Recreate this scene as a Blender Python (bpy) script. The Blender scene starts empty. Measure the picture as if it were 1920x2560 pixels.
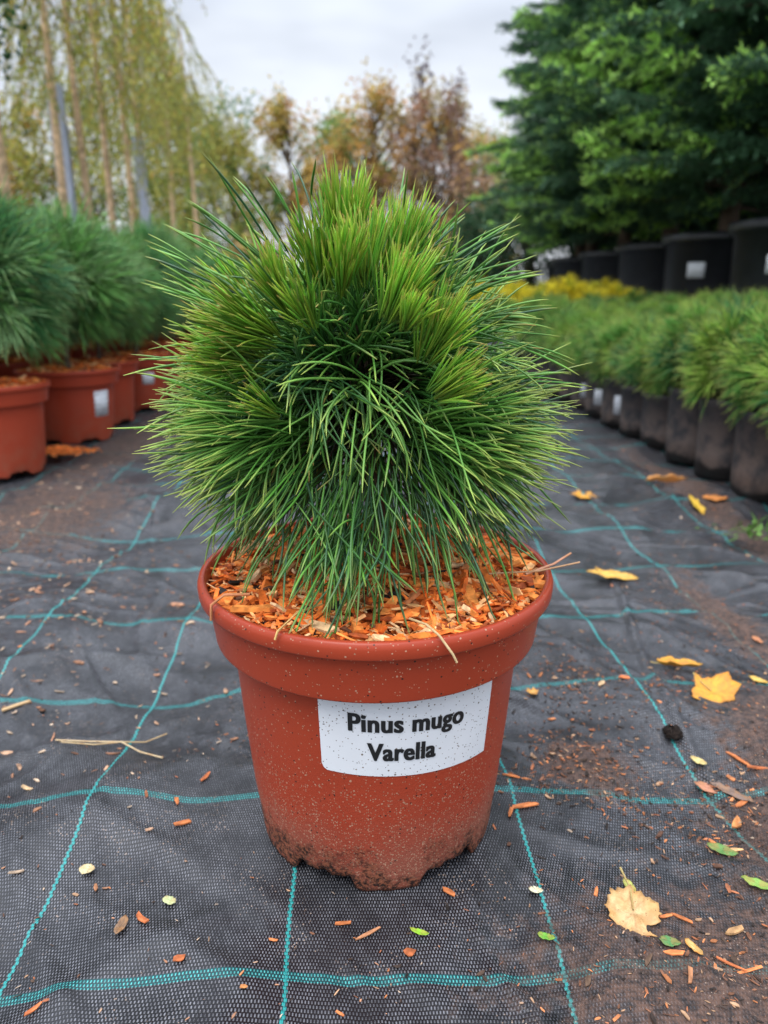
import bpy, math, random
import numpy as np
from mathutils import Vector, Matrix
R = math.radians
rng = np.random.default_rng(7)
random.seed(7)
S = bpy.context.scene
COL = S.collection

# ------------------------------------------------------------------ camera
CAM_H = .456; PITCH = R(16.9); FPX = 1775.0
cam_d = bpy.data.cameras.new('camera'); cam = bpy.data.objects.new('camera', cam_d); COL.objects.link(cam)
cam_d.sensor_fit = 'VERTICAL'; cam_d.sensor_height = 36; cam_d.sensor_width = 27
cam_d.lens = FPX/2560*36
cam.location = (0, 0, CAM_H); cam.rotation_euler = (R(90)-PITCH, 0, 0)
cam_d.clip_start = .02; cam_d.clip_end = 2000
cam_d.dof.use_dof = True; cam_d.dof.focus_distance = .50; cam_d.dof.aperture_fstop = 5.6
cam_d.dof.aperture_blades = 7
S.camera = cam
S.render.resolution_x = 768; S.render.resolution_y = 1024
S.view_settings.view_transform = 'Standard'; S.view_settings.look = 'None'
S.view_settings.exposure = 0.45; S.view_settings.gamma = 1
S.render.film_transparent = False

# ------------------------------------------------------------------ light
SUN_EL, SUN_AZ = R(62), R(205)      # soft overcast sun, high, from behind-left
w = bpy.data.worlds.new('World'); S.world = w; w.use_nodes = True
nt = w.node_tree; nt.nodes.clear()
sky = nt.nodes.new('ShaderNodeTexSky'); sky.sky_type = 'NISHITA'; sky.sun_disc = False
sky.sun_elevation = SUN_EL; sky.sun_rotation = SUN_AZ; sky.dust_density = 4; sky.air_density = 1.2
tc = nt.nodes.new('ShaderNodeTexCoord')
mp = nt.nodes.new('ShaderNodeMapping'); mp.inputs['Scale'].default_value = (1, 1, 3.0); mp.inputs['Location'].default_value = (3.1, .4, .2)
nz = nt.nodes.new('ShaderNodeTexNoise'); nz.inputs['Scale'].default_value = 1.6; nz.inputs['Detail'].default_value = 4
nz.inputs['Roughness'].default_value = .58
rp = nt.nodes.new('ShaderNodeValToRGB')
rp.color_ramp.elements[0].position = .40; rp.color_ramp.elements[0].color = (4.6, 5.1, 6.1, 1)
rp.color_ramp.elements[1].position = .60; rp.color_ramp.elements[1].color = (7.8, 8.3, 9.1, 1)
# clouds thin out and brighten towards the horizon
sep = nt.nodes.new('ShaderNodeSeparateXYZ'); mr = nt.nodes.new('ShaderNodeMapRange')
mr.inputs['From Min'].default_value = 0.0; mr.inputs['From Max'].default_value = .42
mr.inputs['To Min'].default_value = .95; mr.inputs['To Max'].default_value = 0; mr.clamp = True
mh = nt.nodes.new('ShaderNodeMixRGB'); mh.inputs['Color2'].default_value = (8.6, 9.0, 9.6, 1)
mx = nt.nodes.new('ShaderNodeMixRGB'); mx.inputs['Fac'].default_value = .93
bg = nt.nodes.new('ShaderNodeBackground'); bg.inputs['Strength'].default_value = .095
out = nt.nodes.new('ShaderNodeOutputWorld')
L = nt.links.new
L(tc.outputs['Generated'], mp.inputs['Vector']); L(mp.outputs[0], nz.inputs['Vector']); L(nz.outputs['Fac'], rp.inputs[0])
L(tc.outputs['Generated'], sep.inputs[0]); L(sep.outputs['Z'], mr.inputs['Value'])
L(mr.outputs[0], mh.inputs['Fac']); L(rp.outputs[0], mh.inputs['Color1'])
L(sky.outputs[0], mx.inputs['Color1']); L(mh.outputs[0], mx.inputs['Color2'])
# an overcast dome is about three times brighter overhead than at the horizon
mz = nt.nodes.new('ShaderNodeMapRange'); mz.inputs['From Min'].default_value = .30; mz.inputs['From Max'].default_value = 1.0
mz.inputs['To Min'].default_value = 1.0; mz.inputs['To Max'].default_value = 3.6
L(sep.outputs['Z'], mz.inputs['Value'])
vs = nt.nodes.new('ShaderNodeVectorMath'); vs.operation = 'SCALE'; L(mx.outputs[0], vs.inputs[0]); L(mz.outputs[0], vs.inputs['Scale'])
L(vs.outputs[0], bg.inputs['Color']); L(bg.outputs[0], out.inputs['Surface'])
sd = bpy.data.lights.new('sun', 'SUN'); sun = bpy.data.objects.new('sun', sd); COL.objects.link(sun)
sd.energy = 1.5; sd.angle = R(30); sd.color = (1, .965, .92)
# direction: sky sun_rotation measured clockwise from +Y
sdir = Vector((math.sin(SUN_AZ)*math.cos(SUN_EL), math.cos(SUN_AZ)*math.cos(SUN_EL), math.sin(SUN_EL)))
sun.rotation_euler = sdir.to_track_quat('Z', 'Y').to_euler()

# ------------------------------------------------------------------ helpers
K = 1920/1659.0   # my measuring scale
def pix(px, py):
    u = px*K-960; v = py*K-1280
    down = v*math.cos(PITCH)+FPX*math.sin(PITCH); fwd = FPX*math.cos(PITCH)-v*math.sin(PITCH)
    return u, down, fwd
def onground(px, py, z=0):
    u, d, f = pix(px, py); k = (CAM_H-z)/d
    return (u*k, f*k, z)
def atY(px, py, Y):
    u, d, f = pix(px, py); k = Y/f
    return np.array((u*k, Y, CAM_H-d*k))

def tag(o, label=None, cat=None, group=None, kind=None):
    if label: o['label'] = label
    if cat: o['category'] = cat
    if group: o['group'] = group
    if kind: o['kind'] = kind
    return o
def empty(name, loc=(0, 0, 0), rz=0, label=None, cat=None, group=None):
    o = bpy.data.objects.new(name, None); COL.objects.link(o)
    o.location = loc; o.rotation_euler = (0, 0, rz); o.empty_display_size = .05
    return tag(o, label, cat, group)
def mesh_np(name, V, F, mat, parent=None, col=None, smooth=True, loc=None):
    """V (n,3); F (m,k) array or list of faces; col (n,3) intrinsic colour per vertex"""
    me = bpy.data.meshes.new(name)
    V = np.asarray(V, dtype=np.float32)
    if isinstance(F, np.ndarray):
        m, k = F.shape
        me.vertices.add(len(V)); me.vertices.foreach_set('co', V.ravel())
        me.loops.add(m*k); me.loops.foreach_set('vertex_index', F.astype(np.int32).ravel())
        me.polygons.add(m); me.polygons.foreach_set('loop_start', np.arange(0, m*k, k, dtype=np.int32))
        me.update(calc_edges=True)
    else:
        me.from_pydata([tuple(map(float, v)) for v in V], [], [tuple(map(int, f)) for f in F])
    if col is not None:
        a = me.color_attributes.new('col', 'FLOAT_COLOR', 'POINT')
        c = np.ones((len(V), 4), dtype=np.float32); c[:, :3] = col
        a.data.foreach_set('color', c.ravel())
    me.polygons.foreach_set('use_smooth', np.full(len(me.polygons), smooth))
    me.materials.append(mat); me.validate()
    o = bpy.data.objects.new(name, me); COL.objects.link(o)
    if parent: o.parent = parent
    if loc: o.location = loc
    return o
def kids(o): return [c for c in bpy.data.objects if c.parent == o]
def copy_tree(o, parent=None):
    c = o.copy(); COL.objects.link(c); c.parent = parent
    for ch in list(o.children): copy_tree(ch, c)
    return c

class N:   # node-building shorthand
    def __init__(s, name):
        s.m = bpy.data.materials.new(name); s.m.use_nodes = True; s.t = s.m.node_tree
        s.b = s.t.nodes['Principled BSDF']; s.out = s.t.nodes['Material Output']
    def n(s, ty, **kw):
        x = s.t.nodes.new('ShaderNode'+ty)
        for k, v in kw.items(): setattr(x, k, v)
        return x
    def put(s, sock, v):
        if isinstance(v, bpy.types.NodeSocket): s.t.links.new(v, sock)
        elif v is not None: sock.default_value = v
    def M(s, op, a, b=None, c=None, clamp=False):
        x = s.n('Math', operation=op); x.use_clamp = clamp
        s.put(x.inputs[0], a); s.put(x.inputs[1], b); s.put(x.inputs[2], c)
        return x.outputs[0]
    def mix(s, f, a, b, blend='MIX'):
        x = s.n('MixRGB', blend_type=blend)
        for i, v in enumerate((f, a, b)):
            if isinstance(v, tuple) and len(v) == 3: v = (*v, 1)
            s.put(x.inputs[i], v)
        return x.outputs[0]
    def noise(s, vec, scale, detail=3, rough=.5, dist=0):
        x = s.n('TexNoise'); s.put(x.inputs['Vector'], vec); x.inputs['Scale'].default_value = scale
        x.inputs['Detail'].default_value = detail; x.inputs['Roughness'].default_value = rough; x.inputs['Distortion'].default_value = dist
        return x.outputs['Fac']
    def vor(s, vec, scale, feature='F1', rnd=1):
        x = s.n('TexVoronoi', feature=feature); s.put(x.inputs['Vector'], vec); x.inputs['Scale'].default_value = scale
        x.inputs['Randomness'].default_value = rnd
        return x
    def ramp(s, f, lo, hi, a=0, b=1, smooth=True):
        x = s.n('MapRange', interpolation_type='SMOOTHSTEP' if smooth else 'LINEAR')
        s.put(x.inputs[0], f)
        for i, v in zip((1, 2, 3, 4), (lo, hi, a, b)): s.put(x.inputs[i], v)
        return x.outputs[0]
    def coord(s, k='Object'): return s.n('TexCoord').outputs[k]
    def bump(s, h, strength, dist):
        x = s.n('Bump'); s.put(x.inputs['Height'], h); s.put(x.inputs['Strength'], strength); x.inputs['Distance'].default_value = dist
        s.t.links.new(x.outputs[0], s.b.inputs['Normal']); return x
    def set(s, **kw):
        for k, v in kw.items():
            k = k.replace('_', ' ')
            if isinstance(v, tuple) and len(v) == 3: v = (*v, 1)
            s.put(s.b.inputs[k], v)
        return s

def mat_leaf(name, rough=.5, transl=.25, spec=.4, noise_amt=.25, scale=1.0, nscale=30):
    m = N(name)
    at = m.n('Attribute', attribute_name='col').outputs['Color']
    c = at
    if noise_amt:
        nf = m.noise(m.coord(), nscale, 2)
        v = m.ramp(nf, .3, .7, 1-noise_amt, 1+noise_amt)
        x = m.n('VectorMath', operation='SCALE'); m.put(x.inputs[0], at); m.put(x.inputs['Scale'], v); c = x.outputs[0]
    m.set(Base_Color=c, Roughness=rough); m.b.inputs['Specular IOR Level'].default_value = spec
    if transl:
        tr = m.n('BsdfTranslucent'); m.put(tr.inputs[0], c)
        ms = m.n('MixShader'); ms.inputs[0].default_value = transl
        m.t.links.new(m.b.outputs[0], ms.inputs[1]); m.t.links.new(tr.outputs[0], ms.inputs[2]); m.t.links.new(ms.outputs[0], m.out.inputs[0])
    return m.m
M_needle = mat_leaf('needle', .36, .08, .42, .2)
M_bneedle = mat_leaf('nursery_needle', .6, .25, .15, .2)
M_leafmat = mat_leaf('foliage', .6, .3, .3, .2, nscale=2.5)
M_chip = mat_leaf('chip', .75, 0, .25, .3, nscale=160)
def mat_plain(name, c, rough=.6, spec=.4, bump=0, bscale=40, vary=.15):
    m = N(name); co = m.coord(); nf = m.noise(co, bscale, 4)
    k = m.ramp(nf, .3, .7, 1-vary, 1+vary)
    x = m.n('VectorMath', operation='SCALE'); x.inputs[0].default_value = c; m.put(x.inputs['Scale'], k)
    m.set(Base_Color=x.outputs[0], Roughness=rough); m.b.inputs['Specular IOR Level'].default_value = spec
    if bump: m.bump(nf, bump, .01)
    return m.m
M_bark = mat_plain('bark', (.12, .085, .06), .85, .2, .6, 60, .4)
M_palebark = mat_plain('pale_bark', (.62, .43, .26), .8, .2, .4, 25, .35)
M_twig = mat_plain('olive_twig', (.24, .20, .08), .8, .2, .2, 25, .3)
M_galv = mat_plain('galvanised_steel', (.40, .44, .54), .5, .5, .05, 12, .08)
HEDGE = []
M_text = mat_plain('black_ink', (.012, .012, .013), .5, .4, 0, 60, .1)

# ---- ground fabric material
TH = R(2.1)
def make_fabric():
    m = N('woven_ground_fabric'); co = m.coord()
    rot = m.n('Mapping'); rot.inputs['Rotation'].default_value = (0, 0, -TH); m.put(rot.inputs[0], co)
    sp = m.n('SeparateXYZ'); m.put(sp.inputs[0], rot.outputs[0])
    wn = m.n('TexNoise'); m.put(wn.inputs['Vector'], rot.outputs[0]); wn.inputs['Scale'].default_value = 3.1; wn.inputs['Detail'].default_value = 2.5
    ws = m.n('SeparateXYZ'); m.put(ws.inputs[0], wn.outputs['Color'])
    X = m.M('ADD', sp.outputs[0], m.M('MULTIPLY', m.M('SUBTRACT', ws.outputs[0], .5), .036))
    Y = m.M('ADD', sp.outputs[1], m.M('MULTIPLY', m.M('SUBTRACT', ws.outputs[1], .5), .040))
    px, py = .0024, .0032
    yr = m.M('DIVIDE', Y, py); row = m.M('FLOOR', yr); fy = m.M('FRACT', yr)
    par = m.M('MODULO', m.M('ABSOLUTE', row), 2.0)
    xr = m.M('ADD', m.M('DIVIDE', X, px), m.M('MULTIPLY', par, .5)); fx = m.M('FRACT', xr)
    tx = m.M('SUBTRACT', 1.0, m.M('MULTIPLY', m.M('ABSOLUTE', m.M('SUBTRACT', fx, .5)), 2.0))
    ty = m.M('SUBTRACT', 1.0, m.M('MULTIPLY', m.M('ABSOLUTE', m.M('SUBTRACT', fy, .5)), 2.0))
    wnz = m.n('TexWhiteNoise', noise_dimensions='2D'); cmb = m.n('CombineXYZ'); m.put(cmb.inputs[0], m.M('FLOOR', xr)); m.put(cmb.inputs[1], row); m.put(wnz.inputs['Vector'], cmb.outputs[0])
    tick = m.M('MULTIPLY', m.M('MULTIPLY', m.ramp(tx, .40, .72), m.ramp(ty, .15, .55)), m.ramp(wnz.outputs['Value'], 0, 1, .45, 1.15, False))
    # longitudinal teal strand every 200 mm (2.6 mm wide, stepping with the weave)
    lx = m.M('SUBTRACT', m.M('FRACT', m.M('DIVIDE', m.M('ADD', X, .257+.1+20+.0), .2)), .5)
    lx = m.M('MULTIPLY', lx, .2)
    stag = m.M('MULTIPLY', m.M('SUBTRACT', par, .5), .0010)
    lmask = m.M('LESS_THAN', m.M('ABSOLUTE', m.M('ADD', lx, stag)), .00125)
    # transverse band: three rows of teal ticks
    ly = m.M('MULTIPLY', m.M('SUBTRACT', m.M('FRACT', m.M('DIVIDE', m.M('ADD', Y, -.38+.1+20), .2)), .5), .2)
    tmask = m.M('LESS_THAN', m.M('ABSOLUTE', ly), .0043)
    # far away a band of three rows is still teal
    n1 = m.noise(co, 7, 4, .6); n2 = m.noise(co, 55, 4, .6); n3 = m.noise(co, 420, 2)
    strand = m.mix(m.ramp(m.M('ADD', m.M('MULTIPLY', n1, .6), m.M('MULTIPLY', n2, .4)), .36, .62), (.055, .057, .066), (.205, .210, .235))
    base = m.mix(tick, (.006, .006, .008), strand)
    teal_t = m.mix(m.M('MULTIPLY', tick, 1), (.006, .04, .045), (.08, .42, .41))
    c = m.mix(m.M('MULTIPLY', tmask, m.ramp(n1, .25, .45, .55, 1)), base, teal_t)
    c = m.mix(lmask, c, m.mix(m.M('MULTIPLY', ty, .8), (.015, .17, .17), (.035, .38, .36)))
    # soil film: bottom right corner and scattered stains
    xs = m.n('SeparateXYZ'); m.put(xs.inputs[0], co)
    def blob(cx, cy, rx, ry):
        dx = m.M('DIVIDE', m.M('SUBTRACT', xs.outputs[0], cx), rx); dy = m.M('DIVIDE', m.M('SUBTRACT', xs.outputs[1], cy), ry)
        return m.M('SUBTRACT', 1.0, m.M('SQRT', m.M('ADD', m.M('MULTIPLY', dx, dx), m.M('MULTIPLY', dy, dy))))
    soil = None
    for b in ((.265, .365, .20, .13), (.40, .50, .12, .15), (.45, .66, .10, .14), (.21, .63, .06, .06), (.52, 1.0, .05, .22), (-.75, 1.5, .22, .35), (.76, 1.55, .06, .8), (-.83, 2.4, .12, .9)):
        q = blob(*b); soil = q if soil is None else m.M('MAXIMUM', soil, q)
    soil = m.M('ADD', soil, m.M('MULTIPLY', m.M('SUBTRACT', n2, .5), 1.7))
    soil = m.ramp(soil, -.05, .55)
    stain = m.ramp(m.noise(co, 3.1, 5, .62), .60, .72)
    soil = m.M('MAXIMUM', soil, m.M('MULTIPLY', m.M('MULTIPLY', stain, .55), m.ramp(n2, .42, .62)))
    # in the weave's hollows dirt shows first
    n4 = m.noise(co, 150, 4, .75); sc = m.mix(m.ramp(n4, .32, .68), (.012, .008, .007), (.135, .072, .048))
    c = m.mix(m.M('MULTIPLY', soil, .80), c, sc)
    # fine dust grains
    v = m.vor(co, 300); g = m.M('LESS_THAN', v.outputs['Distance'], .17)
    gm = m.M('MULTIPLY', g, m.ramp(m.noise(co, 12, 4, .7), .5, .6))
    c = m.mix(gm, c, m.mix(m.M('FRACT', m.M('MULTIPLY', v.outputs['Distance'], 61.0)), (.25, .14, .09), (.42, .36, .30)))
    rough = m.ramp(m.noise(co, 5, 3), .35, .7, .30, .50)
    rough = m.mix(soil, rough, (.85, .85, .85))
    m.set(Base_Color=c, Roughness=rough); m.b.inputs['Specular IOR Level'].default_value = .55
    h = m.M('ADD', m.M('MULTIPLY', tick, .5), m.M('MULTIPLY', m.M('MULTIPLY', soil, m.M('ADD', n3, n4)), 1.3))
    m.bump(h, .75, .0012)
    # distant ground beyond the fabric beds
    return m.m
M_fabric = make_fabric()

# ---- terracotta plastic, dusty and soil-splashed towards the foot
def make_terra(name, dirty=True):
    m = N(name); co = m.coord(); s = m.n('SeparateXYZ'); m.put(s.inputs[0], co); z = s.outputs[2]
    n1 = m.noise(co, 18, 3)
    base = m.mix(n1, (.30, .038, .016), (.36, .050, .020))
    if dirty:
        low = m.ramp(z, .16, .015, 0, 1, False)
        # many pale grains, two sizes
        c = base
        nd = m.noise(co, 14, 4, .65)
        film = m.M('MULTIPLY', m.ramp(m.M('ADD', low, m.M('MULTIPLY', m.M('SUBTRACT', nd, .5), .9)), .50, 1.1), .6)
        c = m.mix(film, c, (.22, .10, .07))
        for sc, th, k in ((330, .24, .16), (620, .30, .20), (190, .15, .12)):
            v = m.vor(co, sc)
            cellr = m.n('SeparateXYZ'); m.put(cellr.inputs[0], v.outputs['Color'])
            dens = m.M('ADD', m.M('MULTIPLY', m.M('POWER', low, 1.5), .75), k*.45)
            on = m.M('MULTIPLY', m.M('LESS_THAN', v.outputs['Distance'], th), m.M('LESS_THAN', cellr.outputs[0], dens))
            c = m.mix(m.M('MULTIPLY', on, .85), c, m.mix(cellr.outputs[1], (.50, .30, .20), (.30, .16, .10)))
        v = m.vor(co, 260); cr = m.n('SeparateXYZ'); m.put(cr.inputs[0], v.outputs['Color'])
        on = m.M('MULTIPLY', m.M('LESS_THAN', v.outputs['Distance'], .2), m.M('LESS_THAN', cr.outputs[0], .22))
        c = m.mix(on, c, (.05, .02, .015))
        # black soil crust at the very foot
        foot = m.ramp(m.M('ADD', z, m.M('MULTIPLY', m.M('SUBTRACT', m.noise(co, 26, 5, .7), .5), .15)), .046, .012)
        crust = m.mix(m.ramp(m.noise(co, 330, 3, .7), .42, .6), (.006, .005, .005), (.24, .08, .04))
        c = m.mix(m.M('MULTIPLY', foot, m.ramp(m.noise(co, 60, 4, .7), .38, .5, .25, .95)), c, crust)
        rough = m.M('ADD', .34, m.M('MULTIPLY', low, .45), clamp=True)
        m.set(Base_Color=c, Roughness=rough)
        hb = m.M('ADD', m.M('MULTIPLY', low, m.noise(co, 420, 3, .7)), m.M('MULTIPLY', foot, m.noise(co, 160, 3)))
        m.bump(hb, .5, .0015)
    else:
        nd = m.noise(co, 30, 4, .65)
        low = m.ramp(z, .16, .0, 0, 1, False)
        c = m.mix(m.M('MULTIPLY', low, m.ramp(nd, .35, .7, .1, .6)), base, (.26, .10, .06))
        m.set(Base_Color=c, Roughness=.42)
    m.b.inputs['Specular IOR Level'].default_value = .28
    return m.m
M_terra = make_terra('terracotta_plastic'); M_terra2 = make_terra('terracotta_plastic_clean', False)
def make_black():
    m = N('black_plastic_dusty'); co = m.coord(); s = m.n('SeparateXYZ'); m.put(s.inputs[0], co)
    low = m.ramp(s.outputs[2], .20, .03, .15, 1, False); nd = m.noise(co, 22, 5, .7)
    f = m.M('MULTIPLY', low, m.ramp(nd, .35, .62))
    foot = m.ramp(m.M('ADD', s.outputs[2], m.M('MULTIPLY', m.M('SUBTRACT', m.noise(co, 14, 4), .5), .09)), .035, .02)
    c = m.mix(f, (.028, .028, .032), (.13, .095, .08)); c = m.mix(foot, c, (.012, .010, .009))
    m.set(Base_Color=c, Roughness=.5); return m.m
M_black = make_black()
M_bigblack = mat_plain('black_container_plastic', (.016, .017, .021), .42, .5, .03, 9, .2)
def make_label(name, writing=False):
    m = N(name); co = m.coord(); c = (.74, .76, .80, 1)
    v = m.vor(co, 420); cr = m.n('SeparateXYZ'); m.put(cr.inputs[0], v.outputs['Color'])
    if writing:
        s = m.n('SeparateXYZ'); m.put(s.inputs[0], co)
        rows = m.M('LESS_THAN', m.M('ABSOLUTE', m.M('SUBTRACT', m.M('FRACT', m.M('MULTIPLY', s.outputs[2], 60.0)), .5)), .2)
        smud = m.M('MULTIPLY', rows, m.ramp(m.noise(co, 190, 2), .5, .58))
        m.set(Base_Color=m.mix(m.M('MULTIPLY', smud, .7), c, (.06, .06, .07)), Roughness=.45)
        return m.m
    dens = m.ramp(m.noise(co, 30, 3, .6), .3, .7, .25, .85)
    on = m.M('MULTIPLY', m.M('LESS_THAN', v.outputs['Distance'], .20), m.M('LESS_THAN', cr.outputs[0], dens))
    v2 = m.vor(co, 210); c2 = m.n('SeparateXYZ'); m.put(c2.inputs[0], v2.outputs['Color'])
    on2 = m.M('MULTIPLY', m.M('LESS_THAN', v2.outputs['Distance'], .17), m.M('LESS_THAN', c2.outputs[0], .45))
    cc = m.mix(m.M('MAXIMUM', on, on2), m.mix(m.noise(co, 40, 3), c, (.66, .68, .71)), m.mix(cr.outputs[1], (.05, .04, .035), (.25, .20, .16)))
    m.set(Base_Color=cc, Roughness=.38); return m.m
M_label = make_label('white_sticker'); M_label2 = make_label('white_tag', True)
def make_mulch():
    m = N('mulch_bed'); co = m.coord()
    c = m.mix(m.noise(co, 120, 3, .6), (.20, .045, .012), (.62, .20, .05))
    m.set(Base_Color=c, Roughness=.85); m.bump(m.noise(co, 140, 4, .7), 1, .006); return m.m
M_mulch = make_mulch()

# ------------------------------------------------------------------ geometry builders
def norm(a): return a/np.maximum(np.linalg.norm(a, axis=-1, keepdims=True), 1e-9)
def needles(P0, D0, Ln, rad, droop, curl, segs=8, sides=4, base=None, tip=None, clampz=None, taper=.3, wave=0., grad=.3):
    """curved tapering needles. base/tip: (n,3) colours"""
    n = len(P0); P = P0.copy(); D = norm(D0.copy())
    C = norm(rng.normal(size=(n, 3)))*curl[:, None]
    W = norm(rng.normal(size=(n, 3))); ph = rng.uniform(0, 6.28, n)
    ref = norm(rng.normal(size=(n, 3)))
    ts = np.linspace(0, 1, segs+1)
    pts = [P.copy()]; ds = [D.copy()]
    for k in range(segs):
        t = ts[k+1]
        D = D + C/segs + W*(wave*np.sin(ph+t*6.0))[:, None]/segs
        D[:, 2] -= droop/segs*(0.5+t)
        D = norm(D)
        P = P + D*(Ln/segs)[:, None]
        if clampz is not None:
            P = clampz(P)
        pts.append(P.copy()); ds.append(D.copy())
    V = np.zeros((n, segs+1, sides, 3)); CC = np.zeros((n, segs+1, sides, 3))
    for k in range(segs+1):
        a = norm(np.cross(ds[k], ref)); b = np.cross(ds[k], a); t = ts[k]
        prof = 1.0 if t < .82 else max(0, 1-((t-.82)/.18)**2*(1-taper))
        if k == 0: prof = .8
        r = rad*prof
        if k == segs: r = rad*.22
        for j in range(sides):
            an = 2*math.pi*j/sides
            V[:, k, j] = pts[k]+(a*math.cos(an)+b*math.sin(an))*r[:, None] if np.ndim(r) else pts[k]+(a*math.cos(an)+b*math.sin(an))*r
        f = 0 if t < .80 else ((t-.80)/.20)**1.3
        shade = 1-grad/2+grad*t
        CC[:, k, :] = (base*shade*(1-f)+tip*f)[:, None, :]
    idx = np.arange(n*(segs+1)*sides).reshape(n, segs+1, sides)
    j2 = np.roll(np.arange(sides), -1)
    F = np.stack([idx[:, :-1, :], idx[:, :-1][:, :, j2], idx[:, 1:][:, :, j2], idx[:, 1:, :]], -1).reshape(-1, 4)
    return V.reshape(-1, 3), F, CC.reshape(-1, 3)
def join(parts):
    Vs, Fs, Cs = [], [], []; o = 0
    for V, F, C in parts:
        Vs.append(V); Fs.append(F+o); Cs.append(C); o += len(V)
    return np.concatenate(Vs), np.concatenate(Fs), np.concatenate(Cs)

def lathe(profile, seg=96, zfun=None):
    """profile list of (r,z); zfun(angle, i, r, z)->(r,z)"""
    V = []; n = len(profile)
    for j in range(seg):
        a = 2*math.pi*j/seg
        for i, (r, z) in enumerate(profile):
            if zfun: r, z = zfun(a, i, r, z)
            V.append((r*math.cos(a), r*math.sin(a), z))
    F = []
    for j in range(seg):
        k = (j+1) % seg
        for i in range(n-1): F.append((j*n+i, k*n+i, k*n+i+1, j*n+i+1))
    return np.array(V), np.array(F)
def tube(path, radii, sides=10, cap=True):
    path = [Vector(p) for p in path]; V = []; F = []
    n = len(path); ref = Vector((.31, .87, .22))
    for i, p in enumerate(path):
        d = (path[min(i+1, n-1)]-path[max(i-1, 0)]).normalized()
        a = d.cross(ref); a.normalize(); b = d.cross(a)
        for j in range(sides):
            an = 2*math.pi*j/sides
            V.append(p+(a*math.cos(an)+b*math.sin(an))*radii[i])
    for i in range(n-1):
        for j in range(sides):
            k = (j+1) % sides; F.append((i*sides+j, i*sides+k, (i+1)*sides+k, (i+1)*sides+j))
    return np.array([tuple(v) for v in V]), np.array(F)
def boxes(P, size, rot, col, jitter=.25):
    """n splintery chips: flat, torn ends, straight grain. P (n,3), size (n,3), rot (n,3,3), col (n,3)"""
    n = len(P)
    xs = np.array([-1, -.35, .3, 1.])
    yz = np.array([(-1, -1), (1, -1), (1, 1), (-1, 1)])
    V = np.zeros((n, 4, 4, 3)); sl = rng.uniform(-.55, .55, (n, 2)); bend = rng.normal(0, .9, n)
    for i in range(4):
        wl = rng.uniform(.7, 1.1, n); wr_ = rng.uniform(.7, 1.1, n)
        if i in (0, 3): k = rng.uniform(.2, 1.0, n); wl = wl*k; wr_ = wr_*rng.uniform(.2, 1.0, n)
        for j in range(4):
            end = sl[:, 0]*yz[j, 0] if i == 0 else (sl[:, 1]*yz[j, 0] if i == 3 else 0)
            V[:, i, j, 0] = xs[i]+end*size[:, 1]/size[:, 0]
            V[:, i, j, 1] = yz[j, 0]*np.where(yz[j, 0] > 0, wl, wr_)
            V[:, i, j, 2] = yz[j, 1]*rng.uniform(.7, 1.1, n)+bend*(xs[i]**2)
    V *= size[:, None, None, :]/2
    V = np.einsum('nab,nijb->nija', rot, V)+P[:, None, None, :]
    idx = np.arange(n*16).reshape(n, 4, 4); j2 = [1, 2, 3, 0]
    F = np.stack([idx[:, :-1, :], idx[:, :-1][:, :, j2], idx[:, 1:][:, :, j2], idx[:, 1:, :]], -1).reshape(-1, 4)
    caps = np.concatenate([idx[:, 0, ::-1], idx[:, -1, :]])
    C = np.repeat(col[:, None, :], 16, 1).reshape(-1, 3)*rng.uniform(.75, 1.15, (n*16, 1))
    return V.reshape(-1, 3), np.concatenate([F, caps]), C
def rots(yaw, pitch, roll):
    n = len(yaw); out = np.zeros((n, 3, 3))
    cy, sy, cp, sp, cr, sr = np.cos(yaw), np.sin(yaw), np.cos(pitch), np.sin(pitch), np.cos(roll), np.sin(roll)
    out[:, 0, 0] = cy*cp; out[:, 0, 1] = cy*sp*sr-sy*cr; out[:, 0, 2] = cy*sp*cr+sy*sr
    out[:, 1, 0] = sy*cp; out[:, 1, 1] = sy*sp*sr+cy*cr; out[:, 1, 2] = sy*sp*cr-cy*sr
    out[:, 2, 0] = -sp; out[:, 2, 1] = cp*sr; out[:, 2, 2] = cp*cr
    return out
CHIPC = np.array([(.78, .20, .035), (.82, .28, .06), (.66, .14, .02), (.76, .40, .16), (.38, .08, .02), (.78, .50, .26), (.52, .19, .07), (.025, .02, .018), (.15, .06, .03)])
CHIPP = np.array([.25, .2, .17, .12, .1, .06, .06, .02, .02])

# ------------------------------------------------------------------ ground
def wr(x, y):
    """soft wrinkles of the fabric, metres"""
    r2 = np.random.default_rng(3); z = np.zeros_like(x)
    wx = x+.05*np.sin(5*y+1.0)+.02*np.sin(17*y+3*x); wy = y+.06*np.sin(4*x+.5)+.02*np.sin(15*x)
    for i in range(34):
        f = r2.uniform(4, 34); a = r2.normal(1.0, .75)*(1 if r2.random() < .6 else -1); p = r2.uniform(0, 6.28)
        s = np.sin((wx*math.cos(a)+wy*math.sin(a))*f+p)
        amp = .016/f**.75
        z += amp*(1-np.abs(s)*2 if i % 3 == 0 else s)
    for i in range(16):      # sharper creases
        f = r2.uniform(9, 26); a = r2.choice([.35, 1.2, 2.5])+r2.normal(0, .25); p = r2.uniform(0, 6.28)
        s = np.abs(np.sin((wx*math.cos(a)+wy*math.sin(a))*f+p+1.5*np.sin(wy*6+wx*4+i)))
        m = np.clip(np.sin(wx*r2.uniform(3, 8)+i)*np.sin(wy*r2.uniform(3, 8)+p), 0, 1)
        z += .0038*m*np.exp(-(s/.16)**2)
    return z
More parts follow.
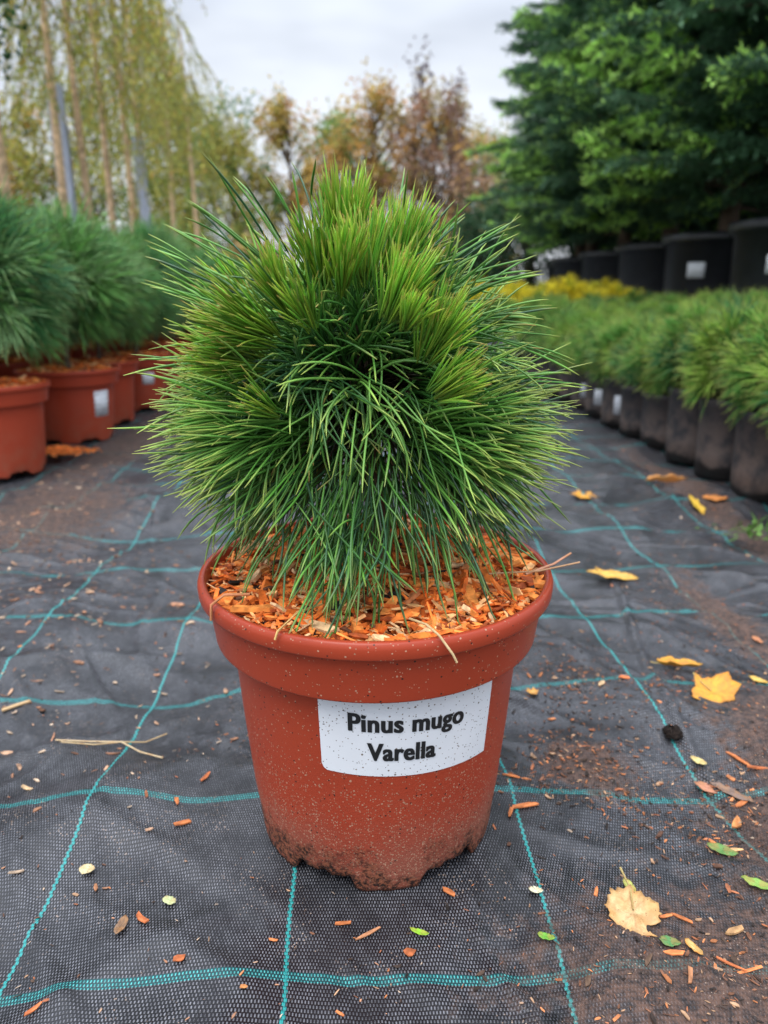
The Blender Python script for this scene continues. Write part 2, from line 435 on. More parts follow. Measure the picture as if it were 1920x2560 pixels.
def fold(x, y):
    c = .350+.02*np.sin(7*y)+.04*(y-.75)**2*3
    d = x-c; m = 1/(1+np.exp(-(y-.52)*60))*1/(1+np.exp((y-1.12)*40))
    return m*(.007*np.exp(-(d/.006)**2)+.0035/(1+np.exp(-d*500)))
def gh(x, y):
    d = np.hypot(x+.007, y-.56); k = np.clip((d-.10)/.08, 0, 1)
    far = np.clip((5-y)/3, 0, 1)*np.clip((2.2-abs(x))/1, 0, 1)
    return wr(x, y)*k*far+fold(x, y)
def ghs(x, y): return float(gh(np.array([float(x)]), np.array([float(y)]))[0])
def axis(fine0, fine1, step, far0, far1, g=1.12):
    a = list(np.arange(fine0, fine1, step)); s = step
    while a[-1] < far1: s *= g; a.append(a[-1]+s)
    s = step; b = [a[0]]
    while b[-1] > far0: s *= g; b.append(b[-1]-s)
    return np.array(b[::-1][:-1]+a)
gx = axis(-.75, .85, .004, -150, 150); gy = axis(.2, 1.7, .004, -60, 400)
XX, YY = np.meshgrid(gx, gy, indexing='ij')
ZZ = gh(XX, YY)
V = np.stack([XX, YY, ZZ], -1).reshape(-1, 3)
idx = np.arange(len(V)).reshape(XX.shape)
F = np.stack([idx[:-1, :-1], idx[1:, :-1], idx[1:, 1:], idx[:-1, 1:]], -1).reshape(-1, 4)
g = mesh_np('ground', V, F, M_fabric); tag(g, kind='structure')

# grass verge far behind
vg = mat_plain('grass_verge', (.06, .10, .03), .9, .2, .5, 3, .4)
XX, YY = np.meshgrid(np.linspace(-60, 60, 60), np.linspace(13, 120, 50), indexing='ij')
ZZ = .02+.06*np.sin(XX*.7+YY*.3)**2*np.clip((YY-13)/5, 0, 1)
idx = np.arange(XX.size).reshape(XX.shape)
g2 = mesh_np('grass', np.stack([XX, YY, ZZ], -1).reshape(-1, 3), np.stack([idx[:-1, :-1], idx[1:, :-1], idx[1:, 1:], idx[:-1, 1:]], -1).reshape(-1, 4), vg)
tag(g2, kind='structure')

# ------------------------------------------------------------------ terracotta pot
POTX, POTY = -.007, .56
RH = .241
def terra_pot_mesh(feet=True, seg=168, wall=.0025):
    prof = [(.0, .012), (.099, .012), (.1025, .0), (.1045, .0), (.1053, .004), (.1060, .012), (.1103, .05), (.1155, .11), (.1200, .17), (.1212, .1892), (.1213, .1898), (.1216, .1900),
            (.1338, .1900), (.1345, .1902), (.1347, .1910), (.1352, .196), (.1372, .210), (.1388, .222), (.1392, .2268), (.1393, .2274), (.1398, .2277), (.1446, .2277), (.1455, .2281), (.1459, .2292), (.1463, .2360), (.1452, .2398), (.1432, .2412), (.1405, .2405), (.1390, .2375), (.1375, .226), (.132, .205), (.118, .19)]
    def zf(a, i, r, z):
        if 1 < i < 5 or i == 5:
            # feet: broad lobes with open notches between
            q = math.sin(a*6+4.08)     # a=-90deg is the camera side
            n = 1/(1+math.exp(-(q+.05)*14))
            lift = .0125*(1-n)+.0015*math.sin(a*31)*feet+.001*math.sin(a*57+1)
            if i in (2, 3): z = max(0, lift)
            elif i == 4: z = max(.004, lift+.003)
            elif i == 5: z = max(.012, lift+.005)
        return r, z
    return lathe(prof, seg, zf)

def mulch_mesh(nchips, R0=.137, z0=.2285, big=True, sizef=1.0):
    # bed
    rr = np.linspace(0, R0, 16); an = np.linspace(0, 2*math.pi, 49)[:-1]
    RR, AA = np.meshgrid(rr, an, indexing='ij')
    Z = z0+.007*(1-(RR/R0)**2)+.0025*np.sin(AA*3+RR*80)*np.sin(RR*60)
    V = np.stack([RR*np.cos(AA), RR*np.sin(AA), Z], -1).reshape(-1, 3); idx = np.arange(V.shape[0]).reshape(RR.shape)
    i2 = np.roll(idx, -1, axis=1)
    F = np.stack([idx[:-1], idx[1:], i2[1:], i2[:-1]], -1).reshape(-1, 4)
    Cb = np.tile(np.array([[.34, .07, .015]]), (len(V), 1))
    n = nchips
    r = R0*np.sqrt(rng.uniform(0, 1, n)); a = rng.uniform(0, 6.283, n)
    ln = rng.lognormal(math.log(.0120), .55, n).clip(.004, .038)*sizef
    wd = (ln*rng.uniform(.10, .38, n)).clip(.0010, .0090*sizef); th = wd*rng.uniform(.18, .5, n)
    r = np.minimum(r, R0-ln*.30)
    lay = rng.uniform(0, 1, n)
    P = np.stack([r*np.cos(a), r*np.sin(a), z0+.007*(1-(r/R0)**2)+.001+.0065*lay], -1)
    rot = rots(rng.uniform(0, 6.28, n), rng.normal(0, .28, n), rng.normal(0, .5, n))
    ci = rng.choice(len(CHIPC), n, p=CHIPP)
    return join([(V, F, Cb), boxes(P, np.stack([ln, wd, th], -1), rot, CHIPC[ci]*rng.uniform(.8, 1.2, (n, 1)))])

root = empty('potted_pine', (POTX, POTY, 0), 0, 'large sharp dwarf mountain pine in a terracotta pot, alone mid path', 'potted plant')
V, F = terra_pot_mesh()
pot = mesh_np('pot', V, F, M_terra, root)
V, F, C = mulch_mesh(3400)
mu = mesh_np('mulch', V, F, M_chip, root, C, smooth=False); tag(mu, kind='stuff')

# sticker wrapped on the cone
def body_r(z):
    zs = [.012, .05, .11, .17, .1895]; rs = [.1060, .1103, .1155, .1200, .1212]
    return float(np.interp(z, zs, rs))
def wrap(u, vz, off, a0):
    r = body_r(vz)+off; a = a0+u/.116
    return (r*math.sin(a), -r*math.cos(a), vz)
def sticker(parent, a0, w0, zlo, zhi, skew, mat, cut=.004, nm='sticker', rfun=None):
    nu, nv = 34, 14; V = []; F = []
    for layer in (0, 1, 2):
        for i in range(nu+1):
            for j in range(nv+1):
                u = -w0/2+w0*i/nu; z = zlo+(zhi-zlo)*j/nv
                zz = z+skew*(u/w0)*(1 if True else 0)
                zz = min(zz, .1885)
                # rounded lower-left corner
                if j == 0 and i == 0: u += .0015; zz += .0015
                V.append(wrap(u, zz, .0002+.0003*min(layer, 1), a0))
    def id(l, i, j): return l*(nu+1)*(nv+1)+i*(nv+1)+j
    for i in range(nu):
        for j in range(nv):
            F.append((id(2, i, j), id(2, i+1, j), id(2, i+1, j+1), id(2, i, j+1)))
    for i in range(nu):
        F.append((id(0, i, 0), id(0, i+1, 0), id(1, i+1, 0), id(1, i, 0)))
        F.append((id(0, i, nv), id(1, i, nv), id(1, i+1, nv), id(0, i+1, nv)))
    for j in range(nv):
        F.append((id(0, 0, j), id(1, 0, j), id(1, 0, j+1), id(0, 0, j+1)))
        F.append((id(0, nu, j), id(0, nu, j+1), id(1, nu, j+1), id(1, nu, j)))
    o = mesh_np(nm, np.array(V), F, mat, parent)
    sm = np.zeros(len(o.data.polygons), dtype=bool); sm[:nu*nv] = True; o.data.polygons.foreach_set('use_smooth', sm)
    return o
ST_A, ST_W, ST_LO, ST_HI, ST_SK = R(14), .1356, .1165, .1900, -.007
st = sticker(root, ST_A, ST_W, ST_LO, ST_HI, ST_SK, M_label)
def text_mesh(s, size, bold, sx):
    c = bpy.data.curves.new('lettering', 'FONT'); c.body = s; c.size = size; c.offset = bold; c.align_x = 'CENTER'; c.space_character = 1.06
    c.resolution_u = 6
    o = bpy.data.objects.new('lettering', c); COL.objects.link(o)
    dg = bpy.context.evaluated_depsgraph_get(); me = bpy.data.meshes.new_from_object(o.evaluated_get(dg))
    bpy.data.objects.remove(o)
    V = np.array([v.co[:] for v in me.vertices]); F = [tuple(p.vertices) for p in me.polygons]
    V[:, 0] *= sx
    return V, F
Vt = []; Ft = []
for s, size, uc, zb, sx, tilt in (('Pinus mugo', .0212, -.004, .1562, .0850, -.03), ('Varella', .0212, -.008, .1315, .0500, -.03)):
    V, F = text_mesh(s, size, .00045, 1); V[:, 0] *= sx/(V[:, 0].max()-V[:, 0].min()); o = len(Vt)
    for q, sh in enumerate((-.00042, 0, .00042)):      # strokes thickened sideways: a heavy condensed face
        o = len(Vt)
        for x, y, _ in V:
            u = x+uc+sh; z = zb+y+tilt*x+ST_SK*(u/ST_W)*.6
            Vt.append(wrap(u, z, .0010+.00006*q, ST_A))
        Ft += [tuple(i+o for i in f) for f in F]
mesh_np('lettering', np.array(Vt), Ft, M_text, st, smooth=False)

# ------------------------------------------------------------------ main pine
O = np.array([POTX-.012, POTY, .388]); inv = np.array([POTX, POTY, 0])
def clampz(P):
    d = np.hypot(P[:, 0]-POTX, P[:, 1]-POTY)
    lo = np.where(d < .135, .2375, np.where(d < .15, .243, 0.0))
    P = P.copy(); P[:, 2] = np.maximum(P[:, 2], lo); return P
# trunk and branches
tp = [(POTX, POTY, .22), (POTX+.003, POTY+.002, .27), (POTX-.004, POTY, .33), (POTX-.002, POTY+.003, .39), (POTX-.010, POTY, .46)]
V, F = tube([Vector(p)-Vector(inv) for p in tp], [.012, .010, .009, .006, .003], 10)
mesh_np('trunk', V, F, M_bark, root)
shoots = []   # base, tip, kind
r3 = np.random.default_rng(11)
ns = 100
for i in range(ns):
    zf = 1-2*(i+.5)/ns
    if zf < -.62: continue
    if zf < -.3 and i % 2: continue
    az = i*2.39996+r3.normal(0, .15); rr = math.sqrt(1-zf*zf)
    d = np.array((rr*math.cos(az), rr*math.sin(az), zf))
    if d[2] > .55: ext = .066
    else: ext = .048+.020*r3.random()
    if d[2] < -.2: ext *= .88
    base = O+d*.018+np.array((0, 0, -.01))
    tip = O+d*ext*np.array((.82, .95, 1.0))
    tip[2] += .004
    if r3.random() < .06: continue
    # leave the dark hollow under the brow on the camera side
    if d[1] < -.4 and -.62 < d[2] < .06 and abs(d[0]) < .42 and r3.random() < .7: continue
    shoots.append((base, tip, d))
bp = []
for b, t, d in shoots[::2]:
    V, F = tube([Vector(O-inv)+Vector((0, 0, -.02)), Vector(b-inv), Vector(t-inv)], [.004, .003, .002], 6)
    bp.append((V, F, np.zeros((len(V), 3))))
V, F, C = join(bp); mesh_np('branches', V, F, M_bark, root)
P0, D0, LN, DR, CU, BC, TC, WV = [], [], [], [], [], [], [], []
GD = np.array([(.036, .125, .022), (.060, .185, .026), (.026, .090, .032), (.088, .240, .036), (.140, .320, .055)])
for b, t, d in shoots:
    n = int(r3.uniform(14, 34) if d[2] < .55 else 13)
    ax = norm(t-b); front = d[1] < -.3
    if d[2] < .15 and front: ax = norm(ax+np.array((0, 0, -.35)))
    a = norm(np.cross(ax, [.3, .2, .93])); bb = np.cross(ax, a)
    lo = d[2] < .1
    bc0 = GD[r3.integers(0, 5)]
    tight = r3.uniform(.40, 1.0)
    for k in range(n):
        s = r3.uniform(.15, 1.0); ph = r3.uniform(0, 6.283)
        sp = math.radians((r3.uniform(6, 34)+(1-s)*22)*tight)
        dd = ax*math.cos(sp)+(a*math.cos(ph)+bb*math.sin(ph))*math.sin(sp)
        if front: dd = dd+np.array((0, 0, .05))
        p = b+(t-b)*s; ln = r3.normal((.112 if d[0] < 0 else .106) if d[2] < .28 else (.092 if d[2] < .6 else .070), .015)
        dr = max(0, r3.normal(.62 if lo else .15, .25))+(r3.uniform(.7, 2.0) if d[1] < -.3 and d[2] < .35 else 0)
        cu = abs(r3.normal(.50, .35))+(r3.uniform(.8, 4.2) if (front and d[2] > -.1 and r3.random() < .6) else 0)
        c = bc0*r3.uniform(.75, 1.3)*.75+GD[r3.integers(0, 5)]*.25
        tcx = np.array((.46, .58, .12))*r3.uniform(.7, 1.2) if r3.random() < .93 else np.array((.50, .32, .09))
        if front and d[2] > -.2: ln *= r3.uniform(.62, 1.0)
        for pair in (0, 1):     # mountain pine needles come in twos
            P0.append(p); D0.append(dd+r3.normal(0, .055, 3)); LN.append(ln*r3.uniform(.93, 1.04)); DR.append(dr); CU.append(cu*r3.uniform(.7, 1.3))
            WV.append(abs(r3.normal(1.3, .9))); BC.append(c*r3.uniform(.92, 1.1)); TC.append(tcx)
# the lower side boughs fan out and sag
for side in (-1, 1):
    for q in range(20):
        az = (math.pi if side < 0 else 0)+r3.uniform(-.9, .9); d = np.array((math.cos(az), math.sin(az), r3.uniform(-.50, -.10))); d = norm(d)
        b = O+d*.035+np.array((0, 0, -.02)); t = O+d*r3.uniform(.040, .060)+np.array((0, 0, -.015)); ax = norm(t-b); a = norm(np.cross(ax, [.3, .2, .93])); bb = np.cross(ax, a); bc0 = GD[r3.integers(0, 5)]
        for k in range(14):
            s_ = r3.uniform(.2, 1); ph = r3.uniform(0, 6.283); sp = math.radians(r3.uniform(3, 24)); dd = ax*math.cos(sp)+(a*math.cos(ph)+bb*math.sin(ph))*math.sin(sp); ln = r3.normal(.112, .012)
            c = bc0*r3.uniform(.7, 1.25); dr = r3.uniform(.0, .35)
            for pair in (0, 1):
                P0.append(b+(t-b)*s_); D0.append(dd+r3.normal(0, .045, 3)); LN.append(ln*r3.uniform(.93, 1.04)); DR.append(dr); CU.append(abs(r3.normal(.3, .25))); WV.append(abs(r3.normal(.8, .6))); BC.append(c); TC.append(np.array((.40, .46, .10)))
# under-skirt: hanging old needles reaching the mulch
for k in range(480):
    az = r3.uniform(0, 6.283); rr = r3.uniform(.02, .075); d = np.array((math.cos(az), math.sin(az), 0))
    p = np.array((POTX, POTY, r3.uniform(.315, .36)))+d*rr
    P0.append(p); D0.append(d*r3.uniform(.5, 1.2)+np.array((0, 0, -r3.uniform(.25, 1.0)))+r3.normal(0, .12, 3))
    LN.append(r3.normal(.10, .012)); DR.append(r3.uniform(.3, 1.0)); CU.append(abs(r3.normal(.4, .3))); WV.append(abs(r3.normal(1.0, .7)))
    BC.append(GD[r3.integers(0, 4)]*r3.uniform(.55, 1.1)); TC.append(np.array((.25, .30, .08))*r3.uniform(.7, 1.2))
# old inner needles, added and coloured near-black to deepen shade inside the crown
inner_n = 2600
# the front lock that falls over the mulch
for k in range(75):
    p = atY(r3.normal(745, 45), r3.normal(1085, 45), r3.normal(.475, .012))
    q = atY(r3.normal(735, 62), r3.normal(1270, 50), .448)
    P0.append(p); D0.append(q-p); LN.append(r3.normal(.075, .01)); DR.append(.3); CU.append(.35); WV.append(abs(r3.normal(1.0, .6)))
    BC.append(GD[r3.integers(0, 5)]*r3.uniform(.7, 1.2)); TC.append(np.array((.22, .27, .06)))
# stray long needles standing out above left and right
for (x0, y0, x1, y1, n) in ((620, 610, 455, 355, 2), (560, 560, 400, 450, 5), (620, 560, 515, 395, 3), (650, 520, 570, 385, 2), (670, 500, 640, 365, 3), (840, 560, 855, 395, 3), (900, 560, 1010, 470, 5), (930, 590, 1110, 500, 7), (960, 640, 1165, 590, 6), (980, 700, 1195, 690, 6), (540, 640, 335, 530, 5), (560, 600, 375, 490, 4), (530, 690, 340, 600, 5), (700, 560, 655, 390, 2), (800, 620, 990, 560, 3), (830, 600, 1075, 650, 1), (560, 720, 315, 605, 2), (540, 790, 285, 768, 3), (1000, 740, 1245, 812, 3), (1000, 830, 1235, 830, 4), (980, 880, 1235, 960, 4)):
    for k in range(n):
        p = atY(x0+r3.normal(0, 14), y0+r3.normal(0, 14), .53+r3.normal(0, .02)); q = atY(x1+r3.normal(0, 14), y1+r3.normal(0, 14), .53+r3.normal(0, .03))
        P0.append(p); D0.append(q-p+np.array((0, 0, .012))); LN.append(np.linalg.norm(q-p)); DR.append(.22); CU.append(.12); WV.append(.35)
        BC.append(GD[r3.integers(1, 5)]*r3.uniform(.8, 1.2)); TC.append(np.array((.33, .36, .07)))
P0, D0, LN, DR, CU, BC, TC, WV = map(np.array, (P0, D0, LN, DR, CU, BC, TC, WV))
rng = np.random.default_rng(5)
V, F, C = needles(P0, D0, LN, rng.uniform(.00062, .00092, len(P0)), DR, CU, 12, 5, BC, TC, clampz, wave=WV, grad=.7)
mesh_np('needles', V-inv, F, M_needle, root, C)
dirs = norm(rng.normal(0, 1, (inner_n, 3))); dirs[:, 2] = np.where(dirs[:, 2] < -.4, -dirs[:, 2], dirs[:, 2])
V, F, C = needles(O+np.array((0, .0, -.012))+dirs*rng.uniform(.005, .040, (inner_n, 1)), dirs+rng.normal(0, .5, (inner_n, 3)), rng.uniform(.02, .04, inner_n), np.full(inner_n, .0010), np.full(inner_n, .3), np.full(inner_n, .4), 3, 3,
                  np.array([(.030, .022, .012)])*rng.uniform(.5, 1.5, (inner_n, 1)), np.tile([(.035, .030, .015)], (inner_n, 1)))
mesh_np('inner_shade_needles', V-inv, F, M_needle, root, C)  # dark core added so the crown's interior looks shaded
# young bright tufts
tufts = [(742, 595, 742, 515, .53, .525, 400, .046, 26), (700, 630, 685, 565, .52, .51, 200, .036, 30), (790, 630, 790, 560, .50, .50, 200, .038, 28),
         (845, 620, 868, 545, .53, .53, 330, .042, 27), (900, 640, 918, 580, .55, .55, 140, .036, 28), (640, 700, 603, 630, .50, .49, 180, .036, 22),
         (560, 680, 515, 635, .56, .56, 130, .036, 28),
         (600, 740, 530, 705, .49, .475, 260, .040, 28), (580, 790, 500, 775, .50, .49, 280, .040, 30), (570, 850, 470, 840, .54, .54, 120, .04, 30),
         (835, 700, 865, 635, .47, .465, 230, .036, 28), (740, 640, 745, 590, .475, .465, 150, .036, 28), (910, 790, 945, 725, .475, .47, 220, .036, 26), (930, 860, 970, 832, .465, .46, 200, .030, 30),
         (870, 720, 885, 690, .455, .45, 70, .026, 34), (610, 900, 580, 885, .475, .47, 70, .028, 36), (680, 720, 660, 670, .47, .46, 70, .034, 32)]
for (x0, y0, x1, y1, Y0, Y1, n, ln, sp) in tufts:
    big = n > 190; n = int(n*.58); ln *= .92
    b = atY(x0, y0, Y0); t = atY(x1, y1, Y1); ax = norm(t-b); a = norm(np.cross(ax, [.3, .9, .2])); bb = np.cross(ax, a)
    s = rng.uniform(0, 1, n)**.8; ph = rng.uniform(0, 6.283, n); an = np.radians(sp*(.15+.85*rng.random(n))*(1.15-.55*s))
    D = ax*np.cos(an)[:, None]+(a*np.cos(ph)[:, None]+bb*np.sin(ph)[:, None])*np.sin(an)[:, None]
    rad_ = np.sqrt(rng.uniform(0, 1, n))*(.0045+.0035*big); P = b+(t-b)*s[:, None]+(a*np.cos(ph)[:, None]+bb*np.sin(ph)[:, None])*rad_[:, None]
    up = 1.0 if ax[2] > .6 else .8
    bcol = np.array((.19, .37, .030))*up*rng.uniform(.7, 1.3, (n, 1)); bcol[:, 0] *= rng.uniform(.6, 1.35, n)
    tcol = np.where(rng.random((n, 1)) < .6, np.array([[.48, .48, .09]]), np.array([[.52, .30, .09]]))
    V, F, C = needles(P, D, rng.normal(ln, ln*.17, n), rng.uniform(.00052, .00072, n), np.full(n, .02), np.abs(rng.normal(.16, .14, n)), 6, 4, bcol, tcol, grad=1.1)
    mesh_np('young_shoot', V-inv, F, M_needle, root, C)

# ------------------------------------------------------------------ background potted pines (left bed)
def pine_crown(nsh, npn, cz, rx, rz, ln, rad, segs, cols, tips, droop=.3, minz=-.7, up=0., seed=1, sides=3, clampf=None):
    r = np.random.default_rng(seed); parts = []; P0, D0, BC, TC = [], [], [], []; 
    for i in range(nsh):
        zf = 1-2*(i+.5)/nsh
        if zf < minz: continue
        az = i*2.39996+r.normal(0, .2); q = math.sqrt(1-zf*zf); d = np.array((q*math.cos(az), q*math.sin(az), zf))
        ex = r.uniform(.7, 1.08)
        t = np.array((d[0]*rx*ex, d[1]*rx*ex, cz+d[2]*rz*ex)); b = np.array((0, 0, cz))+(t-np.array((0, 0, cz)))*.55
        ax = norm(norm(t-b)+np.array((0, 0, up))); a = norm(np.cross(ax, [.3, .2, .93])); bb = np.cross(ax, a)
        c0 = cols[r.integers(0, len(cols))]
        s = r.uniform(0, 1, npn); ph = r.uniform(0, 6.283, npn); sp = np.radians(r.uniform(8, 55, npn))
        D = ax*np.cos(sp)[:, None]+(a*np.cos(ph)[:, None]+bb*np.sin(ph)[:, None])*np.sin(sp)[:, None]
        P0.append(b+(t-b)*s[:, None]); D0.append(D); BC.append(np.array(c0)*r.uniform(.75, 1.3, (npn, 1))); TC.append(np.tile(tips, (npn, 1)))
    P0, D0, BC, TC = map(np.concatenate, (P0, D0, BC, TC)); n = len(P0)
    return needles(P0, D0, r.normal(ln, ln*.12, n), np.full(n, rad), np.abs(r.normal(droop, .15, n)), np.abs(r.normal(.2, .15, n)), segs, sides, BC, TC, clampf)
LC = [(.08, .25, .08), (.12, .34, .10), (.07, .22, .10), (.17, .40, .10), (.24, .42, .18)]
RC = [(.08, .25, .05), (.11, .30, .055), (.18, .38, .06), (.27, .44, .07), (.06, .20, .07)]
protos = []
potV, potF = terra_pot_mesh(True, 96)
pot_me = None
for k in range(3):
    rt = empty('potted_pine', (0, 0, 0))
    if pot_me is None:
        p = mesh_np('pot', potV, potF, M_terra2, rt); pot_me = p.data
    else:
        p = bpy.data.objects.new('pot', pot_me); COL.objects.link(p); p.parent = rt
    V, F, C = mulch_mesh(500, sizef=1.5); mm = mesh_np('mulch', V, F, M_chip, rt, C, smooth=False); tag(mm, kind='stuff')
    V, F = tube([(0, 0, .22), (.006, .003, .28), (-.004, .004, .36), (.002, 0, .46), (0, 0, .58)], [.011, .009, .008, .006, .003], 8); mesh_np('trunk', V, F, M_bark, rt)
    V, F, C = pine_crown(64, 76, .505, .165, .150, .135, .0013, 5, LC, (.25, .30, .10), .30, -.80, .12, 20+k)
    mesh_np('needles', V, F, M_bneedle, rt, C)
    protos.append(rt)
def flat_tag(parent, r0, z0, z1, a, w, mat=M_label2, nm='plant_tag', slope=0):
    V = []; F = []; n = 6
    for l in (0, 1):
        for i in range(n+1):
            for z in (z0, z1):
                aa = a+(i/n-.5)*w/r0; rr = r0+slope*(z-z0)+.001+.0012*l
                V.append((rr*math.sin(aa), -rr*math.cos(aa), z))
    m = 2*(n+1)
    for i in range(n):
        F.append((m+2*i, m+2*i+2, m+2*i+3, m+2*i+1)); F.append((2*i, m+2*i, m+2*i+1, 2*i+1) if i == 0 else (2*i, 2*i+2, m+2*i+2, m+2*i))
        F.append((2*i+1, m+2*i+1, m+2*i+3, 2*i+3))
    F.append((0, 2, m+2, m)); F.append((2*n, 2*n+1, m+2*n+1, m+2*n))
    return mesh_np(nm, np.array(V), F, mat, parent)
used = [False]*3
r4 = np.random.default_rng(21)
lefts = []
ys1 = [1.80, 2.27, 2.61, 2.96, 3.31, 3.66, 4.01, 4.36, 4.75, 5.15, 5.6]
lab = {0: 'pine in terracotta pot cut off by the left edge, nearest pot of the left row',
       1: 'pine in wide terracotta pot with orange mulch spilled at its foot',
       2: 'third terracotta potted pine of the left row, squeezed behind the pot with spilled mulch',
       3: 'terracotta potted pine with a white tag near its rim, fourth in the left row',
       4: 'fifth terracotta potted pine of the left row, seen just left of the big pine'}
for i, y in enumerate(ys1): lefts.append((-1.035-.02*(y-1.8)+r4.normal(0, .008), y+.09, lab.get(i, 'blurred terracotta potted pine far down the front left row, beyond its fifth pot'), 'terracotta potted pines in the front left row'))
for row, x0 in ((1, -1.40), (2, -1.76), (3, -2.12)):
    for y in np.arange(1.75+.1*row, 6.0, .36):
        lefts.append((x0-.02*(y-1.8)+r4.normal(0, .012), y+r4.normal(0, .015), 'terracotta potted pine in the %s row behind the front left row' % ('second', 'third', 'fourth')[row-1], 'terracotta potted pines in the back rows at left'))
for i, (x, y, lb, gp) in enumerate(lefts):
    k = i % 3
    o = protos[k] if not used[k] else copy_tree(protos[k]); used[k] = True
    o.location = (x, y, 0); o.rotation_euler = (0, 0, r4.uniform(0, 6.28)); s = r4.uniform(.95, 1.04); o.scale = (s*.97, s*.97, s*r4.uniform(.92, 1.03)); o.rotation_euler.x = 0
    tag(o, lb, 'potted plant', gp)
    if i == 1: o.scale = (1.1, 1.1, .97)
    if i in (1, 3):
        rz = o.rotation_euler.z
        aw = R(66) if i == 1 else R(40)
        flat_tag(o, .1115 if i == 1 else .1140, .085 if i == 1 else .115, .170 if i == 1 else .165, aw-rz, .05, slope=.08)
# orange mulch spilled beside the second pot
sx, sy, _ = onground(128, 978)
n = 700; a = rng.uniform(0, 6.28, n); rr = np.abs(rng.normal(0, .5, n)).clip(0, 1.3)
P = np.stack([sx+.10*rr*np.cos(a), sy+.055*rr*np.sin(a), .004+.016*np.exp(-rr*rr*2)*rng.random(n)], -1)
ln = rng.uniform(.005, .018, n)
V, F, C = boxes(P, np.stack([ln, ln*.35, ln*.2], -1), rots(rng.uniform(0, 6.28, n), rng.normal(0, .3, n), rng.normal(0, .4, n)), np.array([(.85, .24, .05)])*rng.uniform(.7, 1.2, (n, 1)))
o = mesh_np('spilled_mulch', V, F, M_chip, None, C, False); tag(o, 'small bright orange heap of wood mulch on the ground by the second left pot', 'mulch', kind='stuff')

# ------------------------------------------------------------------ right bed: low pines in black pots
bprof = [(0, .01), (.083, .01), (.086, 0), (.0885, .001), (.091, .06), (.094, .165), (.0985, .168), (.0995, .184), (.098, .187), (.095, .185), (.093, .165), (.06, .16)]
bV, bF = lathe(bprof, 64)
bm = None; rp_ = []
for k in range(4):
    rt = empty('potted_mountain_pine', (0, 0, 0))
    if bm is None: p = mesh_np('pot', bV, bF, M_black, rt); bm = p.data
    else: p = bpy.data.objects.new('pot', bm); COL.objects.link(p); p.parent = rt
    V, F = tube([(0, 0, .15), (.004, .003, .21), (-.006, .002, .28)], [.010, .008, .005], 8); mesh_np('trunk', V, F, M_bark, rt)
    V, F, C = pine_crown(46, 72, .270, .120, .090, .078, .0012, 4, RC, (.36, .36, .10), .30, -.75, .45, 40+k)
    mesh_np('needles', V, F, M_bneedle, rt, C)
    rp_.append(rt)
used = [False]*4; first = []
ORD = ['nearest', 'second nearest', 'third', 'fourth', 'fifth', 'sixth', 'seventh', 'eighth']
rows = []
yy = [1.26, 1.455, 1.65, 1.845, 2.04, 2.235, 2.43, 2.63, 2.83, 3.03, 3.23, 3.43, 3.65, 3.9]
for i, y in enumerate(yy):
    if i == 0: continue
    lb = {1: 'low green pine in dusty black pot at the right edge, nearest of the right row', 2: 'second black potted pine of the right row, needles drooping over its rim',
          3: 'third dusty black potted pine counted from the right edge of the front right row', 4: 'fourth dusty black potted pine counted from the nearest of the right row',
          5: 'fifth dusty black potted pine counted from the nearest of the right row', 6: 'sixth black potted pine of the right row, next to the tagged one', 7: 'black potted pine with an upright white tag facing the path', 8: 'black potted pine with a white tag partly behind the big pine needles'}.get(i, 'low pine in black pot far along the front right row, hidden behind the big pine')
    rows.append((.925-.030*(y-1.8), y, lb, 'black potted low pines along the right of the path', 1.0))
for row in range(1, 7):
    for y in np.arange(1.3+.1*row, 4.9, .27):
        rows.append((.925+.24*row-.030*(y-1.8), y+r4.normal(0, .02), 'low green pine behind the front row of the right bed, its black pot hidden', 'low pines in the rows behind the front right row', 1.0 if row < 4 else 1.1))
for i, (x, y, lb, gp, s) in enumerate(rows):
    k = i % 4
    o = rp_[k] if not used[k] else copy_tree(rp_[k]); used[k] = True
    o.location = (x, y, 0); o.rotation_euler = (0, 0, r4.uniform(0, 6.28)); q = s*r4.uniform(.90, 1.13); o.scale = (1, 1, q)
    tag(o, lb, 'potted plant', gp)
    if i in (6, 7, 8):
        if i == 6: flat_tag(o, .0905, .050, .135, R(-38)-o.rotation_euler.z, .032)
        if i == 7: flat_tag(o, .0905, .055, .14, R(-42)-o.rotation_euler.z, .040)
        if i == 8: flat_tag(o, .0905, .06, .14, R(-40)-o.rotation_euler.z, .030)
# further bed of low pines and golden shrubs
YC = [(.72, .62, .03), (.78, .70, .05), (.50, .52, .04)]
V, F, C = pine_crown(90, 40, .33, .17, .15, .07, .0022, 3, RC, (.30, .30, .10), .12, -.6, .4, 60)
sh = empty('spreading_pine', (0, 0, 0)); mesh_np('needles', V, F, M_bneedle, sh, C)
V, F = tube([(0, 0, 0), (.01, 0, .2), (0, .01, .34)], [.014, .01, .006], 7); mesh_np('trunk', V, F, M_bark, sh)
V, F, C = pine_crown(110, 40, .30, .19, .22, .06, .0028, 3, YC, (.7, .6, .08), .05, -.6, .5, 61)
gs = empty('golden_shrub', (0, 0, 0)); mesh_np('needles', V, F, M_bneedle, gs, C)
V, F = tube([(0, 0, 0), (.01, 0, .2), (0, .01, .34)], [.014, .01, .006], 7); mesh_np('trunk', V, F, M_bark, gs)
u1 = u2 = False
